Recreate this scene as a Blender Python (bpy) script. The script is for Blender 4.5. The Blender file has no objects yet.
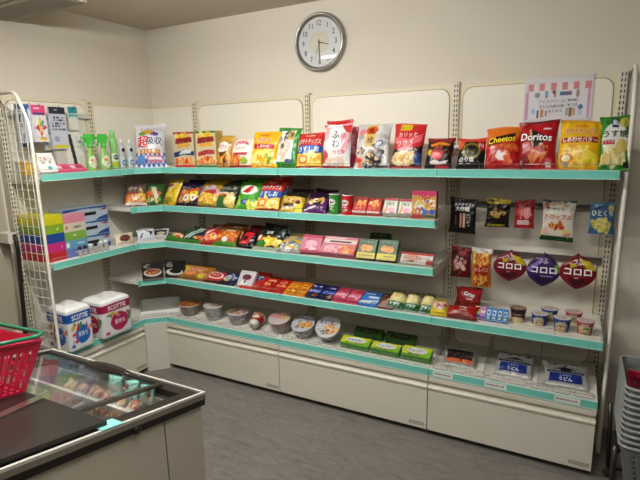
import bpy, math, random
import numpy as np
from mathutils import Matrix, Vector, Euler
C = bpy.context.scene.collection
PI = math.pi
R = math.radians

def lin(h):
    h = h.lstrip('#')
    out = []
    for i in (0, 2, 4):
        c = int(h[i:i+2], 16) / 255
        out.append(c / 12.92 if c <= .04045 else ((c + .055) / 1.055) ** 2.4)
    return tuple(out)

# ---------------------------------------------------------------- materials
MATS = {}
def mat(name, col=None, rough=.5, metal=0, coat=0, trans=0, alpha=1, bump=0, bscale=60, emit=None, spec=.5, ior=1.45, build=None):
    if name in MATS: return MATS[name]
    m = bpy.data.materials.new(name); m.use_nodes = True
    nt = m.node_tree; b = nt.nodes['Principled BSDF']
    if col is None:
        a = nt.nodes.new('ShaderNodeAttribute'); a.attribute_name = 'Col'
        nt.links.new(a.outputs['Color'], b.inputs['Base Color'])
    else:
        b.inputs['Base Color'].default_value = (*lin(col), 1)
    b.inputs['Roughness'].default_value = rough
    b.inputs['Metallic'].default_value = metal
    b.inputs['Coat Weight'].default_value = coat
    b.inputs['Coat Roughness'].default_value = .15
    b.inputs['Transmission Weight'].default_value = trans
    b.inputs['Alpha'].default_value = alpha
    b.inputs['Specular IOR Level'].default_value = spec
    b.inputs['IOR'].default_value = ior
    if emit:
        b.inputs['Emission Color'].default_value = (*lin(emit[0]), 1); b.inputs['Emission Strength'].default_value = emit[1]
    if bump:
        tc = nt.nodes.new('ShaderNodeTexCoord'); n = nt.nodes.new('ShaderNodeTexNoise'); bp = nt.nodes.new('ShaderNodeBump')
        n.inputs['Scale'].default_value = bscale; n.inputs['Detail'].default_value = 4
        bp.inputs['Strength'].default_value = bump; bp.inputs['Distance'].default_value = .002
        nt.links.new(tc.outputs['Object'], n.inputs['Vector']); nt.links.new(n.outputs['Fac'], bp.inputs['Height'])
        nt.links.new(bp.outputs['Normal'], b.inputs['Normal'])
    if build: build(nt, b)
    MATS[name] = m
    return m

def thin_clear(name, col, haze, rough=.08):
    """thin clear sheet: see-through, with a mirror-like gloss that grows at grazing angles and a little haze"""
    m = bpy.data.materials.new(name); m.use_nodes = True
    nt = m.node_tree; nt.nodes.clear(); L = nt.links.new; N = nt.nodes.new
    def mth(op, a, b=None):
        n = N('ShaderNodeMath'); n.operation = op; n.use_clamp = False
        if isinstance(a, (int, float)): n.inputs[0].default_value = a
        else: L(a, n.inputs[0])
        if b is not None:
            if isinstance(b, (int, float)): n.inputs[1].default_value = b
            else: L(b, n.inputs[1])
        return n.outputs[0]
    g = N('ShaderNodeNewGeometry'); d = N('ShaderNodeVectorMath'); d.operation = 'DOT_PRODUCT'
    L(g.outputs['Normal'], d.inputs[0]); L(g.outputs['Incoming'], d.inputs[1])
    fr = mth('ADD', mth('MULTIPLY', mth('POWER', mth('SUBTRACT', 1.0, mth('ABSOLUTE', d.outputs['Value'])), 5.0), .9), .05)
    t = N('ShaderNodeBsdfTransparent'); gl = N('ShaderNodeBsdfGlossy'); gl.inputs['Roughness'].default_value = rough
    df = N('ShaderNodeBsdfDiffuse'); df.inputs['Color'].default_value = (*lin(col), 1)
    m1 = N('ShaderNodeMixShader'); m2 = N('ShaderNodeMixShader'); m1.inputs[0].default_value = haze
    L(t.outputs[0], m1.inputs[1]); L(df.outputs[0], m1.inputs[2]); L(fr, m2.inputs[0]); L(m1.outputs[0], m2.inputs[1]); L(gl.outputs[0], m2.inputs[2])
    o = N('ShaderNodeOutputMaterial'); L(m2.outputs[0], o.inputs[0])
    MATS[name] = m
    return m

def wall_nodes(nt, b):
    tc = nt.nodes.new('ShaderNodeTexCoord'); n = nt.nodes.new('ShaderNodeTexNoise'); n.inputs['Scale'].default_value = 900; n.inputs['Detail'].default_value = 2
    n2 = nt.nodes.new('ShaderNodeTexNoise'); n2.inputs['Scale'].default_value = 1.3
    r = nt.nodes.new('ShaderNodeMix'); r.data_type = 'RGBA'
    r.inputs['A'].default_value = (*lin('cfc7b7'), 1); r.inputs['B'].default_value = (*lin('d6cebf'), 1)
    bp = nt.nodes.new('ShaderNodeBump'); bp.inputs['Strength'].default_value = .25; bp.inputs['Distance'].default_value = .001
    L = nt.links.new
    L(tc.outputs['Object'], n.inputs['Vector']); L(tc.outputs['Object'], n2.inputs['Vector']); L(n2.outputs['Fac'], r.inputs['Factor'])
    L(r.outputs['Result'], b.inputs['Base Color']); L(n.outputs['Fac'], bp.inputs['Height']); L(bp.outputs['Normal'], b.inputs['Normal'])

def floor_nodes(nt, b):
    L = nt.links.new
    tc = nt.nodes.new('ShaderNodeTexCoord'); mp = nt.nodes.new('ShaderNodeMapping'); mp.inputs['Scale'].default_value = (1.6, 6, 2.2)
    mp.inputs['Rotation'].default_value = (0, 0, .08)
    n = nt.nodes.new('ShaderNodeTexNoise'); n.inputs['Scale'].default_value = 6; n.inputs['Detail'].default_value = 8; n.inputs['Roughness'].default_value = .65
    n.inputs['Distortion'].default_value = 1.6
    f = nt.nodes.new('ShaderNodeTexNoise'); f.inputs['Scale'].default_value = 160; f.inputs['Detail'].default_value = 2
    cr = nt.nodes.new('ShaderNodeValToRGB')
    cr.color_ramp.elements[0].position = .3; cr.color_ramp.elements[0].color = (*lin('605c57'), 1)
    cr.color_ramp.elements[1].position = .75; cr.color_ramp.elements[1].color = (*lin('837e77'), 1)
    ad = nt.nodes.new('ShaderNodeMath'); ad.operation = 'MULTIPLY_ADD'; ad.inputs[1].default_value = .35
    br = nt.nodes.new('ShaderNodeTexBrick'); br.offset = .5
    br.inputs['Scale'].default_value = 1; br.inputs['Brick Width'].default_value = .9; br.inputs['Row Height'].default_value = .45
    br.inputs['Mortar Size'].default_value = .0022; br.inputs['Color1'].default_value = (1, 1, 1, 1); br.inputs['Color2'].default_value = (.9, .9, .9, 1); br.inputs['Mortar'].default_value = (.72, .72, .72, 1)
    mx = nt.nodes.new('ShaderNodeMix'); mx.data_type = 'RGBA'; mx.blend_type = 'MULTIPLY'; mx.inputs['Factor'].default_value = 1
    L(tc.outputs['Object'], mp.inputs['Vector']); L(mp.outputs[0], n.inputs['Vector']); L(tc.outputs['Object'], f.inputs['Vector'])
    L(f.outputs['Fac'], ad.inputs[0]); L(n.outputs['Fac'], ad.inputs[2]); ad.inputs[1].default_value = .3
    sb = nt.nodes.new('ShaderNodeMath'); sb.operation = 'SUBTRACT'; sb.inputs[1].default_value = .15
    L(ad.outputs[0], sb.inputs[0]); L(sb.outputs[0], cr.inputs[0]); L(tc.outputs['Object'], br.inputs['Vector'])
    L(cr.outputs[0], mx.inputs['A']); L(br.outputs['Color'], mx.inputs['B']); L(mx.outputs['Result'], b.inputs['Base Color'])

FILM = mat('printed_film', None, .3, coat=.1, spec=.35)
CARD = mat('printed_card', None, .45)
PAINT = mat('painted_metal', None, .42)
PLAIN = mat('plain_plastic', None, .38)
CLEARP = mat('tinted_clear_plastic', None, .18, trans=.35)
STEEL = mat('brushed_steel', 'b9b8b4', .28, 1)
CHROME = mat('chrome_wire', '8d8c88', .3, 1)
BLACKG = mat('dark_gloss_plastic', '221c18', .3)
GLASS = thin_clear('clear_glass', 'dfe6e0', .015, .02)
ACRYL = thin_clear('clear_acrylic', 'd9d8d2', .16, .12)
WRAP = thin_clear('clear_wrap', 'f0f0ee', .1, .12)

# ---------------------------------------------------------------- mesh collector
class MB:
    def __init__(s): s.v = []; s.f = []; s.c = []; s.n = 0; s.sm = []
    def add(s, V, F, col, smooth=False):
        V = np.asarray(V, float).reshape(-1, 3); k = s.n
        s.v.append(V); s.n += len(V)
        if isinstance(col, str): col = np.tile(lin(col), (len(V), 1))
        s.c.append(np.asarray(col, float).reshape(-1, 3))
        s.f += [tuple(i + k for i in f) for f in F]; s.sm += [smooth] * len(F)
        return s
    def hexa(s, p, col):
        return s.add(p, [(0, 3, 2, 1), (4, 5, 6, 7), (0, 1, 5, 4), (1, 2, 6, 5), (2, 3, 7, 6), (3, 0, 4, 7)], col)
    def box(s, x0, x1, y0, y1, z0, z1, col):
        x0, x1 = min(x0, x1), max(x0, x1); y0, y1 = min(y0, y1), max(y0, y1)
        return s.hexa([(x0, y0, z0), (x1, y0, z0), (x1, y1, z0), (x0, y1, z0), (x0, y0, z1), (x1, y0, z1), (x1, y1, z1), (x0, y1, z1)], col)
    def grid(s, P, nx, ny, colf, smooth=True, flip=False, wrapx=False):
        S, T = np.meshgrid(np.linspace(0, 1, nx + 1), np.linspace(0, 1, ny + 1))
        S = S.ravel(); T = T.ravel()
        V = P(S, T); cols = colf(S, T) if callable(colf) else colf
        F = []
        for j in range(ny):
            for i in range(nx):
                a = j * (nx + 1) + i; q = (a, a + 1, a + nx + 2, a + nx + 1)
                F.append(q[::-1] if flip else q)
        return s.add(V, F, cols, smooth)
    def tube(s, pts, r, col, seg=6, closed=False):
        pts = [Vector(p) for p in pts]; n = len(pts); V = []; prev = None
        for i, p in enumerate(pts):
            if closed: d = pts[(i + 1) % n] - pts[i - 1]
            else: d = pts[min(i + 1, n - 1)] - pts[max(i - 1, 0)]
            d.normalize()
            if prev is None: u = d.orthogonal().normalized()
            else:
                u = prev - d * prev.dot(d); u.normalize()
            prev = u; w = d.cross(u)
            for k in range(seg):
                a = 2 * PI * k / seg; V.append(p + (u * math.cos(a) + w * math.sin(a)) * r)
        F = []
        for i in range(n if closed else n - 1):
            j = (i + 1) % n
            for k in range(seg):
                l = (k + 1) % seg; F.append((i * seg + k, i * seg + l, j * seg + l, j * seg + k))
        if not closed: F += [tuple(range(seg))[::-1], tuple((n - 1) * seg + k for k in range(seg))]
        return s.add([tuple(v) for v in V], F, col, True)
    def lathe(s, prof, seg, col, smooth=True, cap0=True, cap1=True, sx=1, sy=1, c=(0, 0, 0)):
        V = []; F = []; cc = []
        for i, pr in enumerate(prof):
            r, z = pr[:2]; ck = pr[2] if len(pr) > 2 else col
            for k in range(seg):
                a = 2 * PI * k / seg; V.append((c[0] + r * sx * math.cos(a), c[1] + r * sy * math.sin(a), c[2] + z)); cc.append(lin(ck))
        for i in range(len(prof) - 1):
            for k in range(seg):
                l = (k + 1) % seg; F.append((i * seg + k, i * seg + l, (i + 1) * seg + l, (i + 1) * seg + k))
        if cap0: F.append(tuple(range(seg))[::-1])
        if cap1: F.append(tuple((len(prof) - 1) * seg + k for k in range(seg)))
        return s.add(V, F, cc, smooth)
    def prism(s, poly, z0, z1, col):
        n = len(poly); V = [(x, y, z0) for x, y in poly] + [(x, y, z1) for x, y in poly]
        F = [tuple(range(n))[::-1], tuple(range(n, 2 * n))] + [(i, (i + 1) % n, n + (i + 1) % n, n + i) for i in range(n)]
        return s.add(V, F, col)
    def obj(s, name, m, parent=None, fix=False):
        me = bpy.data.meshes.new(name)
        me.from_pydata(np.concatenate(s.v).tolist(), [], s.f)
        at = me.color_attributes.new('Col', 'FLOAT_COLOR', 'POINT')
        c = np.concatenate(s.c); c = np.hstack([c, np.ones((len(c), 1))])
        at.data.foreach_set('color', c.ravel().astype(np.float32))
        me.polygons.foreach_set('use_smooth', s.sm)
        me.materials.append(m)
        if fix:
            import bmesh
            b = bmesh.new(); b.from_mesh(me); bmesh.ops.recalc_face_normals(b, faces=b.faces); b.to_mesh(me); b.free()
        me.update()
        o = bpy.data.objects.new(name, me); C.objects.link(o)
        if parent: o.parent = parent
        return o

def tag(o, label, cat, group=None):
    o['label'] = label; o['category'] = cat
    if group: o['group'] = group
    return o
def thing(name, label, cat, loc=(0, 0, 0), group=None, rot=(0, 0, 0)):
    o = bpy.data.objects.new(name, None); C.objects.link(o); o.location = loc; o.rotation_euler = rot
    o.empty_display_size = .05
    return tag(o, label, cat, group)
def struct(o): o['kind'] = 'structure'; return o

# ---------------------------------------------------------------- lettering
TXT = {}
def glyphs(text, bold=.0):
    k = (text, bold)
    if k in TXT: return TXT[k]
    cu = bpy.data.curves.new('lettering', 'FONT'); cu.body = text; cu.offset = bold; cu.resolution_u = 3; cu.size = 1
    o = bpy.data.objects.new('lettering', cu); C.objects.link(o)
    bpy.context.view_layer.update()
    me = o.to_mesh()
    import bmesh
    b = bmesh.new(); b.from_mesh(me); bmesh.ops.triangulate(b, faces=b.faces)
    for _ in range(3):
        es = [e for e in b.edges if e.calc_length() > .16]
        if not es: break
        bmesh.ops.subdivide_edges(b, edges=es, cuts=1); bmesh.ops.triangulate(b, faces=[f for f in b.faces if len(f.verts) > 3])
    b.to_mesh(me); b.free()
    V = np.array([tuple(v.co)[:2] for v in me.vertices]).reshape(-1, 2); F = [tuple(p.vertices) for p in me.polygons]
    o.to_mesh_clear(); bpy.data.objects.remove(o); bpy.data.curves.remove(cu)
    if len(V):
        lo = V.min(0); hi = V.max(0); size = hi - lo; V = V - (lo + hi) / 2
    else: size = np.array([1, 1])
    TXT[k] = (V, F, size)
    return TXT[k]

# ---------------------------------------------------------------- printed artwork (what is printed on each pack)
def T(s, cx, cy, h, col, w=.9, b=.02, o=None, rot=0, sh=0): return ('T', s, cx, cy, h, col, w, b, o, rot, sh)
def paint(ops, S, Tt, seed=1):
    rs = np.random.RandomState(seed)
    col = np.tile(lin('ffffff'), (len(S), 1)).astype(float)
    full = []
    for op in ops:
        full.append(op)
        if op[0] == 'C' and op[5] > 7:
            full.append(('C', op[1], op[2], op[3], op[4], int(op[5] * 1.6), op[6] * .45, op[7]))
    for op in full:
        k = op[0]
        if k == 'B': col[:] = lin(op[1])
        elif k == 'R': col[(S >= op[1]) & (Tt >= op[2]) & (S <= op[3]) & (Tt <= op[4])] = lin(op[5])
        elif k == 'E':
            a = R(op[6]) if len(op) > 6 else 0
            dx = S - op[1]; dy = Tt - op[2]; u = dx * math.cos(a) + dy * math.sin(a); v = -dx * math.sin(a) + dy * math.cos(a)
            col[(u / op[3]) ** 2 + (v / op[4]) ** 2 <= 1] = lin(op[5])
        elif k == 'P':
            pts = op[2]; ins = np.zeros(len(S), bool); n = len(pts)
            for i in range(n):
                x1, y1 = pts[i]; x2, y2 = pts[i - 1]
                c = ((y1 > Tt) != (y2 > Tt))
                if y1 != y2: ins ^= c & (S < (x2 - x1) * (Tt - y1) / (y2 - y1) + x1)
            col[ins] = lin(op[1])
        elif k == 'C':
            _, cx, cy, rx, ry, n, sz, cs = op
            for i in range(n):
                a = rs.rand() * 2 * PI; r = rs.rand() ** .5
                x = cx + rx * r * math.cos(a); y = cy + ry * r * math.sin(a); th = rs.rand() * PI
                dx = S - x; dy = Tt - y; u = dx * math.cos(th) + dy * math.sin(th); v = -dx * math.sin(th) + dy * math.cos(th)
                s1 = sz * (.6 + .8 * rs.rand()); col[(u / s1) ** 2 + (v / (s1 * .6)) ** 2 <= 1] = lin(cs[rs.randint(len(cs))])
        elif k == 'F':
            _, s0, t0, s1, t1, c, rows = op
            inside = (S >= s0) & (S <= s1) & (Tt >= t0) & (Tt <= t1)
            rr = (Tt - t0) / (t1 - t0) * rows; cc = (S - s0) / (s1 - s0) * rows * 3
            tab = rs.rand(64, 64) > .4
            on = (np.mod(rr, 1) > .35) & tab[np.clip(rr, 0, 63).astype(int), np.clip(cc, 0, 63).astype(int)]
            col[inside & on] = lin(c)
        elif k == 'K':
            _, s0, t0, s1, t1, c1, c2, n = op
            inside = (S >= s0) & (S <= s1) & (Tt >= t0) & (Tt <= t1)
            ch = (np.floor((S - s0) * n) + np.floor((Tt - t0) * n)) % 2 == 0
            col[inside] = lin(c1); col[inside & ch] = lin(c2)
    return np.clip(col, 0, 1) ** 1.12 * .84

def put_text(mb, ops, P, W, H):
    """lettering as thin print that follows the face P(s,t,off) of a pack W wide, H tall"""
    for i, op in enumerate(ops):
        if op[0] != 'T': continue
        _, s, cx, cy, h, col, wmax, bold, outl, rot, sh = op
        V, F, size = glyphs(s)
        if not F: continue
        sc = h * H / size[1]; sxx = sc
        if size[0] * sc > wmax * W: sxx = wmax * W / size[0]
        a = R(rot)
        for layer in ((1, 0) if outl else (0,)):
            # heavier strokes: the same letters printed again a hair to each side
            q = bold * .55 + (.04 if layer else 0); m = 8 if layer else 4
            for dx, dy in [(0, 0)] + ([(q * math.cos(2 * PI * k / m), q * math.sin(2 * PI * k / m)) for k in range(m)] if q > .004 else []):
                vx = V[:, 0] + dx; vy = V[:, 1] + dy
                x = vx * sxx + vy * sc * sh; y = vy * sc
                X = x * math.cos(a) - y * math.sin(a); Y = x * math.sin(a) + y * math.cos(a)
                mb.add(P(np.clip(cx + X / W, .01, .99), np.clip(cy + Y / H, .01, .99), .0016 if layer else .0024), F, outl if layer else col)

CH = ('f2c65a', 'e0a23a', 'f7dc86', 'c98528')
OR = ('d9722c', 'e8964a', 'b9501c', 'f0b870')
ART = {
 'goldnut': [('B', 'b98a3c'), ('R', 0, .82, 1, 1, 'caa24a'), ('C', .5, .3, .4, .28, 16, .13, ('6b3a14', 'c98a34', 'e6b45a')), ('E', .45, .62, .38, .17, 'efe6dc'), T('サクッ', .45, .62, .13, 'b03848', .6), ('R', 0, 0, 1, .04, '7a4a1c')],
 'pinkcream': [('B', 'ead9c8'), ('R', 0, .9, 1, 1, 'e8d2c2'), ('C', .25, .26, .3, .2, 22, .1, OR), ('E', .5, .75, .32, .12, 'cf5f7e'), ('E', .5, .6, .42, .16, 'f4ece6'), ('R', .15, .4, .85, .47, 'b8384a'), ('E', .72, .22, .16, .11, '9bb03a'), T('おさつ', .5, .76, .1, 'f7f0ea', .5), T('サクサク', .5, .6, .1, 'a04a5a', .7), ('R', 0, 0, 1, .07, '8e3a2e')],
 'chipyellow': [('B', 'eeb81e'), ('C', .5, .22, .5, .2, 26, .1, ('f6dc70', 'e3a526', 'f9e79a')), ('R', .12, .5, .88, .62, 'b82434'), T('ポテト', .5, .73, .15, 'b8244a', .72, .03, 'fff3d8'), T('しあわせ', .5, .56, .09, 'fff3e0', .7, .03), T('CaLBee', .45, .88, .06, 'c0302c', .4), ('C', .75, .25, .14, .12, 6, .07, ('b7c43a', '86a32c')), ('R', 0, 0, 1, .05, 'c8901c')],
 'greencracker': [('B', '3c8a34'), ('P', 'e9ebe4', [(.16, .14), (.84, .14), (.84, .93), (.16, .9)]), ('C', .62, .8, .16, .1, 8, .1, ('3a4250', '58617a', 'c9b25c')), ('C', .45, .5, .25, .3, 18, .09, ('d8b2b8', 'efe6c8', 'c9cfd6', 'e8c8a8')), T('うす', .35, .7, .14, '39424e', .4, .03), T('焼', .4, .52, .13, '39424e', .3, .03), ('E', .72, .16, .16, .05, '4a5a7c'), ('R', 0, 0, 1, .1, '2f7a2c')],
 'chipblue': [('B', 'c8342a'), ('R', 0, .34, 1, .6, '2f5fa8'), ('P', 'f0c440', [(0, 0), (1, 0), (1, .42), (.5, .3), (0, .42)]), ('C', .55, .2, .42, .16, 24, .1, ('f6d768', 'eab044', 'f4e6a0')), ('E', .3, .22, .2, .12, 'e2762c'), ('E', .3, .23, .13, .07, 'f4d9a0'), T('CaLBee', .5, .9, .06, 'f4e4d8', .4), T('ポテトチップス', .5, .72, .15, 'f2ded8', .85, .03, '9c1c20'), T('うすしお', .5, .5, .15, 'e6edf2', .8, .03), ('R', 0, 0, 1, .05, '8a2a1c')],
 'redback': [('B', 'd0342c'), ('R', 0, .93, 1, 1, 'c22a26'), ('E', .45, .5, .4, .36, 'ece6e2')],
 'fuwa': [('B', 'e6e3e2'), ('P', 'd23a38', [(.84, .8), (1, .75), (1, 1), (.6, 1)]), ('P', 'c94650', [(0, .1), (.2, .12), (.22, .3), (.05, .42), (0, .4)]), ('C', .85, .6, .13, .22, 14, .1, ('e2a3ac', 'd57f8c', 'f0d3d4')), ('C', .1, .75, .1, .15, 8, .07, ('e2a3ac', 'f0d3d4')), ('P', 'd23a38', [(0, .88), (.2, 1), (0, 1)]), ('C', .5, .12, .4, .08, 12, .1, ('e7c3a2', 'd9c9bc')), T('ふ', .48, .74, .17, '1c1a20', .4, .03), T('わ', .5, .54, .17, '1c1a20', .4, .03), T('っと', .55, .36, .1, 'c03a44', .35, .02), ('R', 0, 0, 1, .05, '8c2a2a')],
 'pinkback': [('B', 'c04258'), ('R', 0, .9, 1, 1, 'a83048'), ('C', .5, .6, .4, .3, 12, .13, ('d98a9a', 'b03c50', 'e6b0b8'))],
 'maru': [('B', 'c9c7c4'), ('C', .5, .5, .55, .5, 30, .09, ('dad9d6', 'b4b1ae', 'e8e7e5', 'a5a29e')), ('R', .32, .45, .62, .98, 'd8b66a'), ('E', .47, .83, .18, .1, 'd8641e'), ('C', .3, .25, .26, .18, 22, .06, ('2c2a2c', '6b6a6e', 'd9b48a', 'c9c7c4')), ('C', .62, .24, .22, .16, 18, .1, ('2a282a', 'c79a6a', 'e3c79e', '1f1d1e')), ('C', .15, .15, .12, .1, 6, .07, ('c84438', 'd87a60')), ('E', .18, .8, .1, .08, 'd8848c'), T('丸', .47, .82, .14, '1c1412', .3, .04), T('大豆', .47, .6, .14, '3a2a1c', .16, .03), T('つ', .76, .52, .14, '2a3a7c', .2, .03), ('R', .3, 0, 1, .05, '2a2220')],
 'redfry': [('B', 'c92f34'), ('P', '1b1416', [(0, 0), (1, 0), (1, .5), (.55, .36), (0, .42)]), ('P', 'e86f78', [(.05, .55), (.5, .42), (.95, .6), (.95, .75), (.5, .62), (.05, .7)]), ('R', .22, .82, .6, .97, 'd9c02a'), ('E', .45, .2, .4, .15, 'd7c6a4'), ('C', .45, .22, .34, .12, 26, .09, ('e8cf9a', 'd6ad66', 'f2e2bc')), ('E', .9, .2, .12, .14, '2c4a7c'), T('カリッと', .5, .72, .1, 'f6dadc', .8, .02), T('フライ', .45, .54, .12, 'f9e8e6', .7, .02, 'b01a24', 10), T('ポテト', .7, .4, .07, 'e8e4e4', .5), ('R', .2, .87, .62, .89, '6a7a1c'), ('R', 0, 0, 1, .05, '8a1a20')],
 'hotchili': [('B', '1d1514'), ('R', 0, .84, 1, 1, '8e2430'), ('P', 'd98a2a', [(.15, .75), (.5, .84), (.9, .78), (.85, .7), (.5, .74), (.2, .66)]), ('E', .47, .45, .22, .2, 'c3202c'), ('P', 'd9b52a', [(.04, .45), (.12, .62), (.24, .55), (.2, .4)]), ('E', .82, .5, .12, .1, '7a4a24'), ('E', .82, .5, .08, .06, '1d1514'), ('P', 'e8dedc', [(.2, .2), (.4, .28), (.6, .2), (.9, .26), (.8, .14), (.3, .12)]), ('F', .35, .5, .6, .62, '40080c', 2), T('暴君', .5, .66, .12, 'b8502a', .7, .03), ('R', .4, .04, .9, .1, 'b02a34')],
 'whiteedge': [('B', 'ded6cc'), ('C', .5, .6, .4, .3, 8, .15, ('cf8a84', 'e9e4de', '8c98ac'))],
 'blackorange': [('B', '1c1816'), ('R', 0, .86, 1, 1, 'cf4a2e'), ('P', 'cf5a2c', [(0, .86), (.3, .86), (.1, .6), (0, .6)]), ('E', .5, .55, .34, .26, '8a7c34'), ('E', .5, .55, .26, .19, '1c1816'), ('P', 'c42a30', [(.7, .86), (1, .8), (1, .6), (.82, .55)]), ('C', .5, .56, .2, .14, 6, .06, ('8a8248', '5c5a2c')), T('N', .85, .72, .12, 'e8e2e0', .2), T('のり塩', .35, .28, .14, 'e6e8ea', .6, .03), ('F', .1, .12, .5, .18, 'd8dada', 1)],
 'cheese': [('B', 'd9541e'), ('R', 0, .75, 1, 1, 'dd7a26'), ('P', 'b41e24', [(0, 0), (1, 0), (1, .72), (.55, .5), (0, .5)]), ('C', .72, .4, .24, .26, 10, .11, ('dd5a28', 'e07434', 'c23a20')), ('P', '2a1a12', [(.08, .52), (.12, .72), (.85, .84), (.9, .66)]), ('P', 'e9ddd6', [(.3, .3), (.42, .44), (.5, .36), (.66, .4), (.55, .27), (.6, .18), (.4, .2)]), ('C', .2, .2, .16, .1, 6, .08, ('d9783a', 'a81820')), T('Cheetos', .48, .68, .14, 'f2d22c', .8, .04, '2a1a12', 7, .15), T('チーズ', .6, .52, .07, 'f0c24c', .3), ('R', 0, 0, 1, .05, '8c1a1e')],
 'tortilla': [('B', 'b11c26'), ('R', 0, .93, 1, 1, '7c1a22'), ('P', '9c141e', [(0, 0), (.5, 0), (.3, .5), (0, .7)]), ('P', 'e2b48a', [(.3, .8), (.82, .58), (.42, .42)]), ('P', '17110f', [(.36, .79), (.84, .6), (.46, .4)]), ('P', 'd98a50', [(.42, .38), (.68, .3), (.42, .1), (.3, .16)]), ('P', 'c4683a', [(.3, .28), (.52, .34), (.42, .1)]), ('P', 'd07a44', [(.6, .3), (.84, .34), (.62, .12)]), ('E', .2, .13, .17, .12, '7c1420'), ('E', .1, .95, .08, .04, 'd98a8c'), ('R', .66, .78, .84, .81, 'e8e4e2'), ('R', .74, .05, .86, .12, 'd9c8c0'), T('Doritos', .5, .62, .14, 'f6f4f2', .78, .035, '17110f', -3), T('タコス', .7, .42, .06, 'e9b24c', .25), ('F', .6, .44, .85, .5, 'e9dcd0', 1)],
 'chipbutter': [('B', 'edbd1c'), ('R', 0, .95, 1, 1, 'd8a61c'), ('P', 'b02432', [(.06, .5), (.92, .53), (.92, .64), (.06, .6)]), ('C', .45, .26, .42, .17, 26, .1, ('f5d35a', 'e4a92a', 'f8e07a')), ('E', .2, .2, .16, .1, 'c87a2a'), ('E', .2, .2, .1, .06, 'f2e3bc'), ('C', .74, .26, .15, .13, 10, .07, ('f0dc3c', 'd9c82c')), ('R', .12, .06, .28, .12, 'b4aaa0'), T('CaLBee', .52, .86, .055, 'bc3a2a', .36), T('ポテトチップス', .5, .74, .13, 'b0204e', .74, .035, 'fbe9b0'), T('しあわせバター', .5, .57, .1, 'fbf2e2', .82, .03, '9c1c2c'), ('R', 0, 0, 1, .04, 'c8961c')],
 'usuyaki': [('B', '3f8f34'), ('E', .5, .55, .44, .3, 'e8e9e2'), ('P', 'd6cf9a', [(.1, .1), (.9, .1), (.86, .4), (.14, .4)]), ('R', .38, .76, .62, .95, '1c2a4c'), ('E', .8, .86, .16, .1, 'c9bd58'), ('P', 'c22838', [(.1, .45), (.5, .45), (.5, .53), (.1, .53)]), ('C', .5, .25, .34, .14, 14, .11, ('e2d48e', 'c9b158', 'efe6b4')), ('E', .2, .2, .16, .1, 'd8c06a'), ('E', .74, .42, .2, .12, 'd8c470'), ('R', .8, .04, .98, .14, '27382a'), T('うす焼', .5, .64, .13, '16181c', .84, .035), T('サラダ', .3, .49, .05, 'f5e2e0', .32), T('亀', .5, .86, .12, 'c9d4e6', .2), ('R', 0, .97, 1, 1, '2f7a28')],
 'cartonred': [('B', 'cfc3a6'), ('R', 0, .94, 1, 1, 'b02a34'), ('C', .5, .82, .35, .12, 14, .1, ('e8c83a', 'd9b02a', 'f0dc6a')), ('P', '98242c', [(.08, .66), (.92, .72), (.9, .86), (.12, .82)]), ('P', 'dfa83c', [(.15, .55), (.85, .6), (.8, .7), (.2, .66)]), ('P', '243a74', [(0, .28), (.5, .36), (1, .34), (1, .46), (.5, .5), (0, .42)]), ('P', 'dadfe2', [(.2, .36), (.8, .4), (.9, .5), (.4, .48)]), ('C', .5, .18, .45, .1, 20, .09, OR), ('R', 0, 0, 1, .07, 'c23a40'), T('Jaga', .5, .76, .1, 'dc9a4a', .6, .02, None, 5), T('サラダ', .5, .38, .08, 'e4e8ec', .5)],
 'cartongreen': [('B', 'cfc3a6'), ('R', 0, .94, 1, 1, '35743c'), ('C', .5, .82, .35, .12, 14, .1, ('e8c83a', 'd9b02a', 'f0dc6a')), ('P', '98242c', [(.08, .66), (.92, .72), (.9, .86), (.12, .82)]), ('P', 'dfa83c', [(.15, .55), (.85, .6), (.8, .7), (.2, .66)]), ('P', 'b8343c', [(.1, .3), (.5, .36), (.92, .36), (.9, .48), (.5, .5), (.1, .42)]), ('C', .5, .18, .45, .1, 20, .09, OR), ('R', 0, 0, 1, .07, '3d7a44'), T('Jaga', .5, .76, .1, 'dc9a4a', .6, .02, None, 5), T('チーズ', .5, .41, .07, 'f0d8d0', .5)],
 'towelpack': [('B', 'e6e6ea'), ('K', 0, 0, 1, .3, '4a62b4', 'dfe4f2', 13), ('E', .45, .76, .22, .06, 'e0a83c'), ('E', .25, .72, .12, .05, '7ea83c'), ('E', .66, .72, .13, .05, '6a4a9c'), ('E', .5, .52, .44, .17, 'c9cfe4'), ('E', .5, .52, .41, .15, 'f2f2f4'), ('R', .15, .26, .85, .36, 'd89a3c'), ('R', .38, .1, .88, .22, 'd98aa8'), ('E', .18, .14, .14, .09, '6a9ad8'), T('超', .27, .53, .27, 'd8322c', .34, .04), T('吸収', .64, .55, .17, '38406c', .5, .03), T('キッチンタオル', .55, .84, .07, '7a7e90', .7), T('まとめ買い', .5, .31, .07, 'fff4dc', .6), ('F', .42, .12, .86, .2, 'fff0f4', 1), ('F', .08, .1, .3, .18, 'e8f0fa', 1)],
 'toothbrush': [('B', 'cdd5dc'), ('R', 0, .88, 1, 1, '3d5ea0'), ('R', .3, .1, .45, .85, 'b85a6c'), ('R', .55, .1, .8, .85, '34507c'), ('R', 0, 0, 1, .1, '2a2c3c'), ('C', .5, .5, .4, .4, 12, .15, ('7a8ca8', 'cfd6da', '3a4c6c'))],
 'toothbrush2': [('B', 'cdd8de'), ('R', 0, .88, 1, 1, '5a7ab4'), ('R', .3, .1, .5, .85, '6ca0c8'), ('R', 0, 0, 1, .1, '2c3c5c'), ('C', .5, .5, .4, .4, 12, .15, ('6a8cb8', 'dfe6ea', '2c4a7c'))],
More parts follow.
